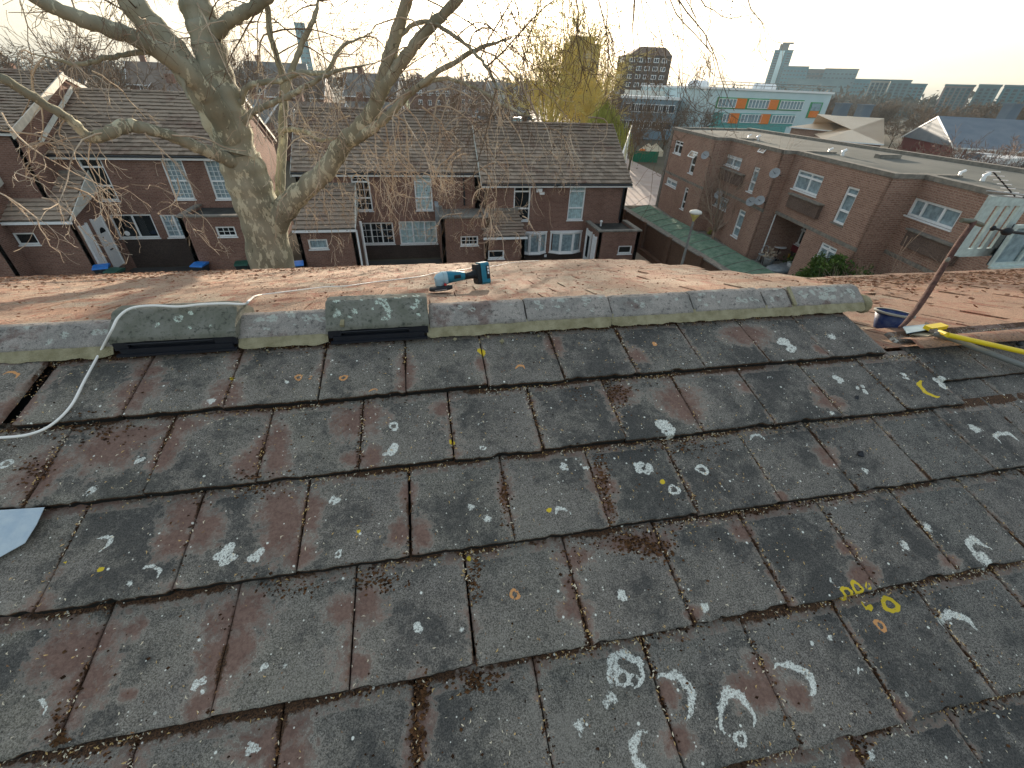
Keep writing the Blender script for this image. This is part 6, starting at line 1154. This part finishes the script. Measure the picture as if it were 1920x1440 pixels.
PT_ = {'white': (.72, .73, .72), 'silver': (.40, .42, .43), 'dark': (.03, .035, .04), 'blue': (.04, .09, .20), 'red': (.22, .02, .02), 'teal': (.30, .48, .48)}
cl = list(PT_); k = 0; wh = ['above the middle house roof', 'left of the green verge', 'behind the fork of the right limb', 'over the right-hand house ridge', 'below the golden tree', 'beyond the stepped roof line', 'behind the weeping twigs']
CARS = [(-26, 122), (-19, 126), (-12, 130), (-4, 150), (2, 134), (8, 138), (14, 128), (20, 118), (26, 126), (31, 112), (36, 130), (41, 118), (23, 140), (33, 145), (46, 124), (-7, 138), (-32, 60), (-40, 52), (50, 110), (17, 150)]
for i, (x, y) in enumerate(CARS):
    c = cl[[0, 1, 0, 2, 0, 3, 0, 1, 5, 0, 4, 0, 1, 2, 0, 0, 0, 5, 0, 1][i]]; make_car((c, PT_[c]), '%s %s parked %s, %s' % (c, 'van' if i in (8, 16) else 'car', wh[i % 7]+(' by a bare tree' if i >= 14 and i != 16 else ''), ['nearest the houses', 'in the middle row', 'in the far row'][0 if y < 122 else 1 if y < 136 else 2]), (x, y, .03), RNG.uniform(-.3, .3)+(1.4 if i % 4 == 0 else 0), van=i in (8, 16))
for i, (x, y, Y, c) in enumerate(((1890, 296, 36, 'white'), (1845, 290, 38, 'silver'))): q = A2(x, y, Y); make_car((c, PT_[c]), ['white van roof seen over the terrace roof at right', 'silver car seen over the terrace roof at right'][i], (q[0], q[1], q[2]-2.1 if i == 0 else q[2]-1.3), .2, van=i == 0)
b = MB(); b.quad((-60, 100, .02), (75, 100, .02), (75, 182, .02), (-60, 182, .02)); st(b, 'car_park', M['asphalt'])
b = MB(); b.quad((-6, 183, .06), (30, 183, .06), (30, 232, 1.2), (-6, 232, 1.2)); st(b, 'verge', M['grass'])
# court beyond the right-hand house
b = MB(); b.quad((16, 40, .02), (30, 40, .02), (34, 80, .02), (20, 80, .02)); st(b, 'court', plain('pink_paving', (.34, .27, .24), .9, c2=(.40, .34, .31), scale=.5))
q0, q1 = atz(1186, 303, 0), atz(1232, 305, 0); t = empty('green_hoarding', q0, 'dark green boarded fence at the edge of the court', 'fence'); U_ = (q1-q0); n = 9
for i in range(n): b = MB(); b.obox(q0+U_*i/n, U_*.93/n, (.0, .06, 0), (0, 0, 1.5)); b.build('board', plain('hoarding_green', (.01, .13, .07), .6) if i == 0 else bpy.data.materials['hoarding_green'], t)
b = MB(); q = atz(1204, 285, 1.0); b.lathe([(0, -1), (.5, -1), (.5, .2), (.4, .4), (0, .5)], q, 14); tag(b.build('orange_barrel', ORA, smooth=True), 'orange barrel behind the green hoarding', 'barrel')
for i, x in enumerate((1214, 1228)): q = atz(x, 282, .8); b = MB(); b.add([q+[-1.1, -1, 0], q+[1.1, -1, 0], q+[1.1, 1, 0], q+[-1.1, 1, 0], q+[0, 0, 1.1], *[q+[a, c, -.8] for a, c in ((-1.1, -1), (1.1, -1), (1.1, 1), (-1.1, 1))]], [[0, 1, 4], [1, 2, 4], [2, 3, 4], [3, 0, 4]]); b.add([q+[a, c, h] for h in (-.8, 0) for a, c in ((-1.1, -1), (1.1, -1), (1.1, 1), (-1.1, 1))], [[0, 1, 5, 4], [1, 2, 6, 5], [2, 3, 7, 6], [3, 0, 4, 7]]); tag(b.build('play_tent', plain('cream_canvas_%s' % 'ab'[i], (.60, .52, .38), .8)), ['small cream tent beside the orange barrel', 'small cream tent nearest the flat roofed terrace'][i], 'tent')
r0, r1 = A2(1163, 300, 38), A2(1185, 235, 62); b = MB(); 
for i in range(9): q = r0+(r1-r0)*i/8; b.tube([[q[0], q[1], 0], [q[0], q[1], max(.6, q[2])]], .05, 5)
b.tube([[r0[0], r0[1], r0[2]], [r1[0], r1[1], r1[2]]], .07, 5); tag(b.build('white_railing', M['white']), 'white railing running back beside the right-hand house', 'railing')
# trees beyond: a few grown kinds, copied
def proto(seed, h, n, mat, r=.12, minr=.028, spread=.5, droop=0., kids=5, depth=3, ratio=.55, wig=.16, up=.04, kd=None):
    rng = np.random.default_rng(seed); tk = MB(); tk.tube([(0, 0, -.5), (0, 0, h*.15), (.1, 0, h*.32)], [r*2.2, r*1.7, r*1.3], 8); tm = tk.mesh('trunk', M['barkdark']); b = MB()
    for k in range(n): a = k*2.4+rng.uniform(-.4, .4); grow(b, [0, 0, h*rng.uniform(.12, .32)], [math.cos(a)*spread, math.sin(a)*spread, 1], h*rng.uniform(.45, .72), r, depth, rng, droop, wig, 3, kids, .6, up=up, ratio=ratio, minr=minr, seg=6, kd=kd)
    return tm, b.mesh('crown', mat)
PR = [proto(31, 11, 7, M['twigdark'], minr=.022), proto(32, 10, 8, M['twigdark'], minr=.022, spread=.7), proto(33, 12, 6, M['twigdark'], minr=.025), proto(34, 7, 9, plain('rosy_twig', (.15, .095, .075), .9, c2=(.20, .15, .12)), r=.07, minr=.016, spread=.8)]
FP = [proto(41, 13, 6, M['twigdark'], minr=.05, kids=5), proto(42, 12, 7, M['twigdark'], minr=.05, spread=.8)]
def tree(i, x, y, s, label, far=False, rz=None, group='bare trees beyond the houses', z=0.):
    tm, cm = (FP if far else PR)[i]; t = empty('bare_tree', (x, y, z), label, 'tree', group); o = inst('trunk', tm, (x, y, z), t); c = inst('crown', cm, (x, y, z), t); t.scale = (s, s, s*RNG.uniform(.9, 1.1)); t.rotation_euler = (0, 0, RNG.uniform(0, 6.28)); return t
NT = [(-52, 52, 1.0), (-45, 60, 1.1), (-38, 56, .9), (-33, 64, 1.), (-28, 58, .85), (-57, 66, 1.2), (-40, 74, 1.1), (-22, 60, .8), (-12, 58, .7), (-5, 62, .75), (2, 66, .7), (-16, 84, .95), (-2, 90, .9), (8, 86, .85), (12, 72, .8), (24, 78, .9), (20, 92, .9), (31, 70, .75), (34, 84, .85), (-64, 92, 1.2), (-30, 100, 1.1), (-60, 44, .9), (41, 76, .75), (28, 60, .62), (44, 92, .75), (52, 84, .7)]
ad = ['spreading', 'slender', 'dense', 'ragged', 'twiggy', 'upright', 'low', 'tall', 'crooked', 'thin', 'bushy', 'grey', 'rounded']
pl = ['behind the stepped house', 'behind the wide house roof', 'between the great limbs', 'above the middle house ridge', 'by the car park', 'before the school', 'over the right-hand house', 'beside the golden tree']
seen = set()
def lab(x, y):
    p = pl[0] if x/y < -.8 else pl[1] if x/y < -.55 else pl[2] if x/y < -.3 else pl[3] if x/y < 0 else pl[4] if x/y < .2 else pl[7] if x/y < .34 else pl[6] if x/y < .5 else pl[5]
    for a in ad:
        l = '%s bare tree %s' % (a, p)
        if l not in seen: seen.add(l); return l
for i, (x, y, s) in enumerate(NT): tree(i % 3, x, y, s, lab(x, y))
for i, (x, y, s, l) in enumerate([(42, 31, .75, 'reddish thicket behind the terrace roof, nearest the cream roof'), (46, 33, .85, 'dense reddish thicket in the middle behind the terrace roof'), (50, 34, .8, 'reddish thicket before the slate roof'), (54, 37, .95, 'taller rosy bare tree before the brown apartment slab'), (47, 38, .9, 'rosy bare tree above the terrace roof'), (58, 38, .9, 'rosy bare tree at the corner of the slate roof'), (39, 34, .55, 'low scrub right of the cream roof')]):
    for _ in (0,): tree(3, x, y, s*1.0, l, group='reddish trees behind the terrace')
fp = ['on the skyline right of the flats', 'on the skyline beyond the school', 'far behind the car park', 'far beyond the great limbs', 'far beyond the golden tree']
for i in range(64):
    az = -44+i*1.62+RNG.uniform(-.6, .6); D = RNG.uniform(180, 330); x, y = D*math.sin(az*D2R), D*math.cos(az*D2R)
    if 40 < az < 52: D *= 1.15
    g = 3 if az < -8 else 2 if az < 9 else 4 if az < 22 else 0 if az < 33 else 1; tree(i % 2, x, y, RNG.uniform(.55, .95), ['broad ', 'slender ', 'low ', 'tall '][i % 4]+'hazy bare tree '+fp[g], True, group='skyline trees, '+fp[g])
for i in range(30):
    az = 31+i*.95+RNG.uniform(-.4, .4); D = RNG.uniform(135, 175) if az > 40 else RNG.uniform(170, 210); tree(i % 2, D*math.sin(az*D2R), D*math.cos(az*D2R), RNG.uniform(.5, .8), ['slender', 'broad', 'tall', 'low', 'ragged'][i % 5]+' grey bare tree '+['between the school and the city blocks', 'right above the school roof rail', 'behind the cream roofs', 'before the tan apartment slab', 'before the balconied apartment blocks', 'behind the long slate roof'][i//5], True, group='belt of bare trees below the towers')
b = MB(); rng = np.random.default_rng(9)
for i in range(260):
    az = rng.uniform(-48, 62)*D2R; D = rng.uniform(340, 470); q = np.array([D*math.sin(az), D*math.cos(az), 0]); r = rng.uniform(5, 11)
    for _ in range(60): e = rng.normal(0, 1, (3, 3))*[1.1, 1.1, 1.2]; c = q+rng.normal(0, 1, 3)*[r*.6, r*.6, 2.6]+[0, 0, 5.5]; b.add(c+e, [[0, 1, 2]])
o = tag(b.build('far_woodland', M['barkdark']), 'hazy far woodland along the skyline', 'woodland', kind='stuff')
# golden fine-twigged tree in front of the sun, and the yellow willow
def special(name, label, loc, h, n, mat, **k):
    tm, cm = proto(51, h, n, mat, **k); t = empty(name, loc, label, 'tree'); inst('trunk', tm, loc, t); inst('crown', cm, loc, t); return t
q = aty(1035, 200, 58); special('golden_tree', 'tall fine twigged golden tree standing in front of the low sun', (q[0], 58, 0), 17.5, 14, M['goldtwig'], r=.13, minr=.018, spread=.42, kids=6, up=.07, wig=.12)
q = aty(1100, 200, 62); special('golden_tree', 'second golden tree overlapping the hazy tower block', (q[0], 62, 0), 14, 12, M['goldtwig'], r=.11, minr=.018, spread=.45, kids=6, up=.05, wig=.14)
q = aty(1135, 215, 48); t = empty('willow_tree', (q[0], 48, 0), 'bright yellow green weeping willow behind the right-hand house', 'tree'); tk = MB(); tk.tube([(q[0], 48, 0), (q[0], 48, 5.2)], [.25, .15], 8); tk.build('trunk', M['barkdark'], t); b = MB(); rng = np.random.default_rng(77)
for _ in range(900):
    a = rng.uniform(0, 6.28); rr = abs(rng.normal(0, 1.25)); top = 7.9-rr*.75+rng.normal(0, .3); P = np.array([q[0]+rr*math.cos(a), 48+rr*math.sin(a), top]); L = rng.uniform(1.5, 4.5); pts = [P+np.array([math.cos(a)*.35*s, math.sin(a)*.35*s, -L*s**1.3+.3*s])+rng.normal(0, .04, 3) for s in np.linspace(0, 1, 5)]; b.tube(pts, [.02, .022, .022, .02, .012], 3, cap=False)
b.build('crown', M['willow'], t)
# ------------------------------------------------------------------ air
hz = NG('air'); hz.t.nodes.remove(hz.b); v = hz.n('ShaderNodeVolumePrincipled'); v.inputs['Color'].default_value = (.66, .87, 1, 1); v.inputs['Density'].default_value = .0002; v.inputs['Anisotropy'].default_value = .1
hz.l(v.outputs[0], hz.o.inputs['Volume'])
b = MB(); b.box(-1720, 1720, -1720, 1720, -1.5, 76); o = b.build('haze', hz.m); o['kind'] = 'stuff'
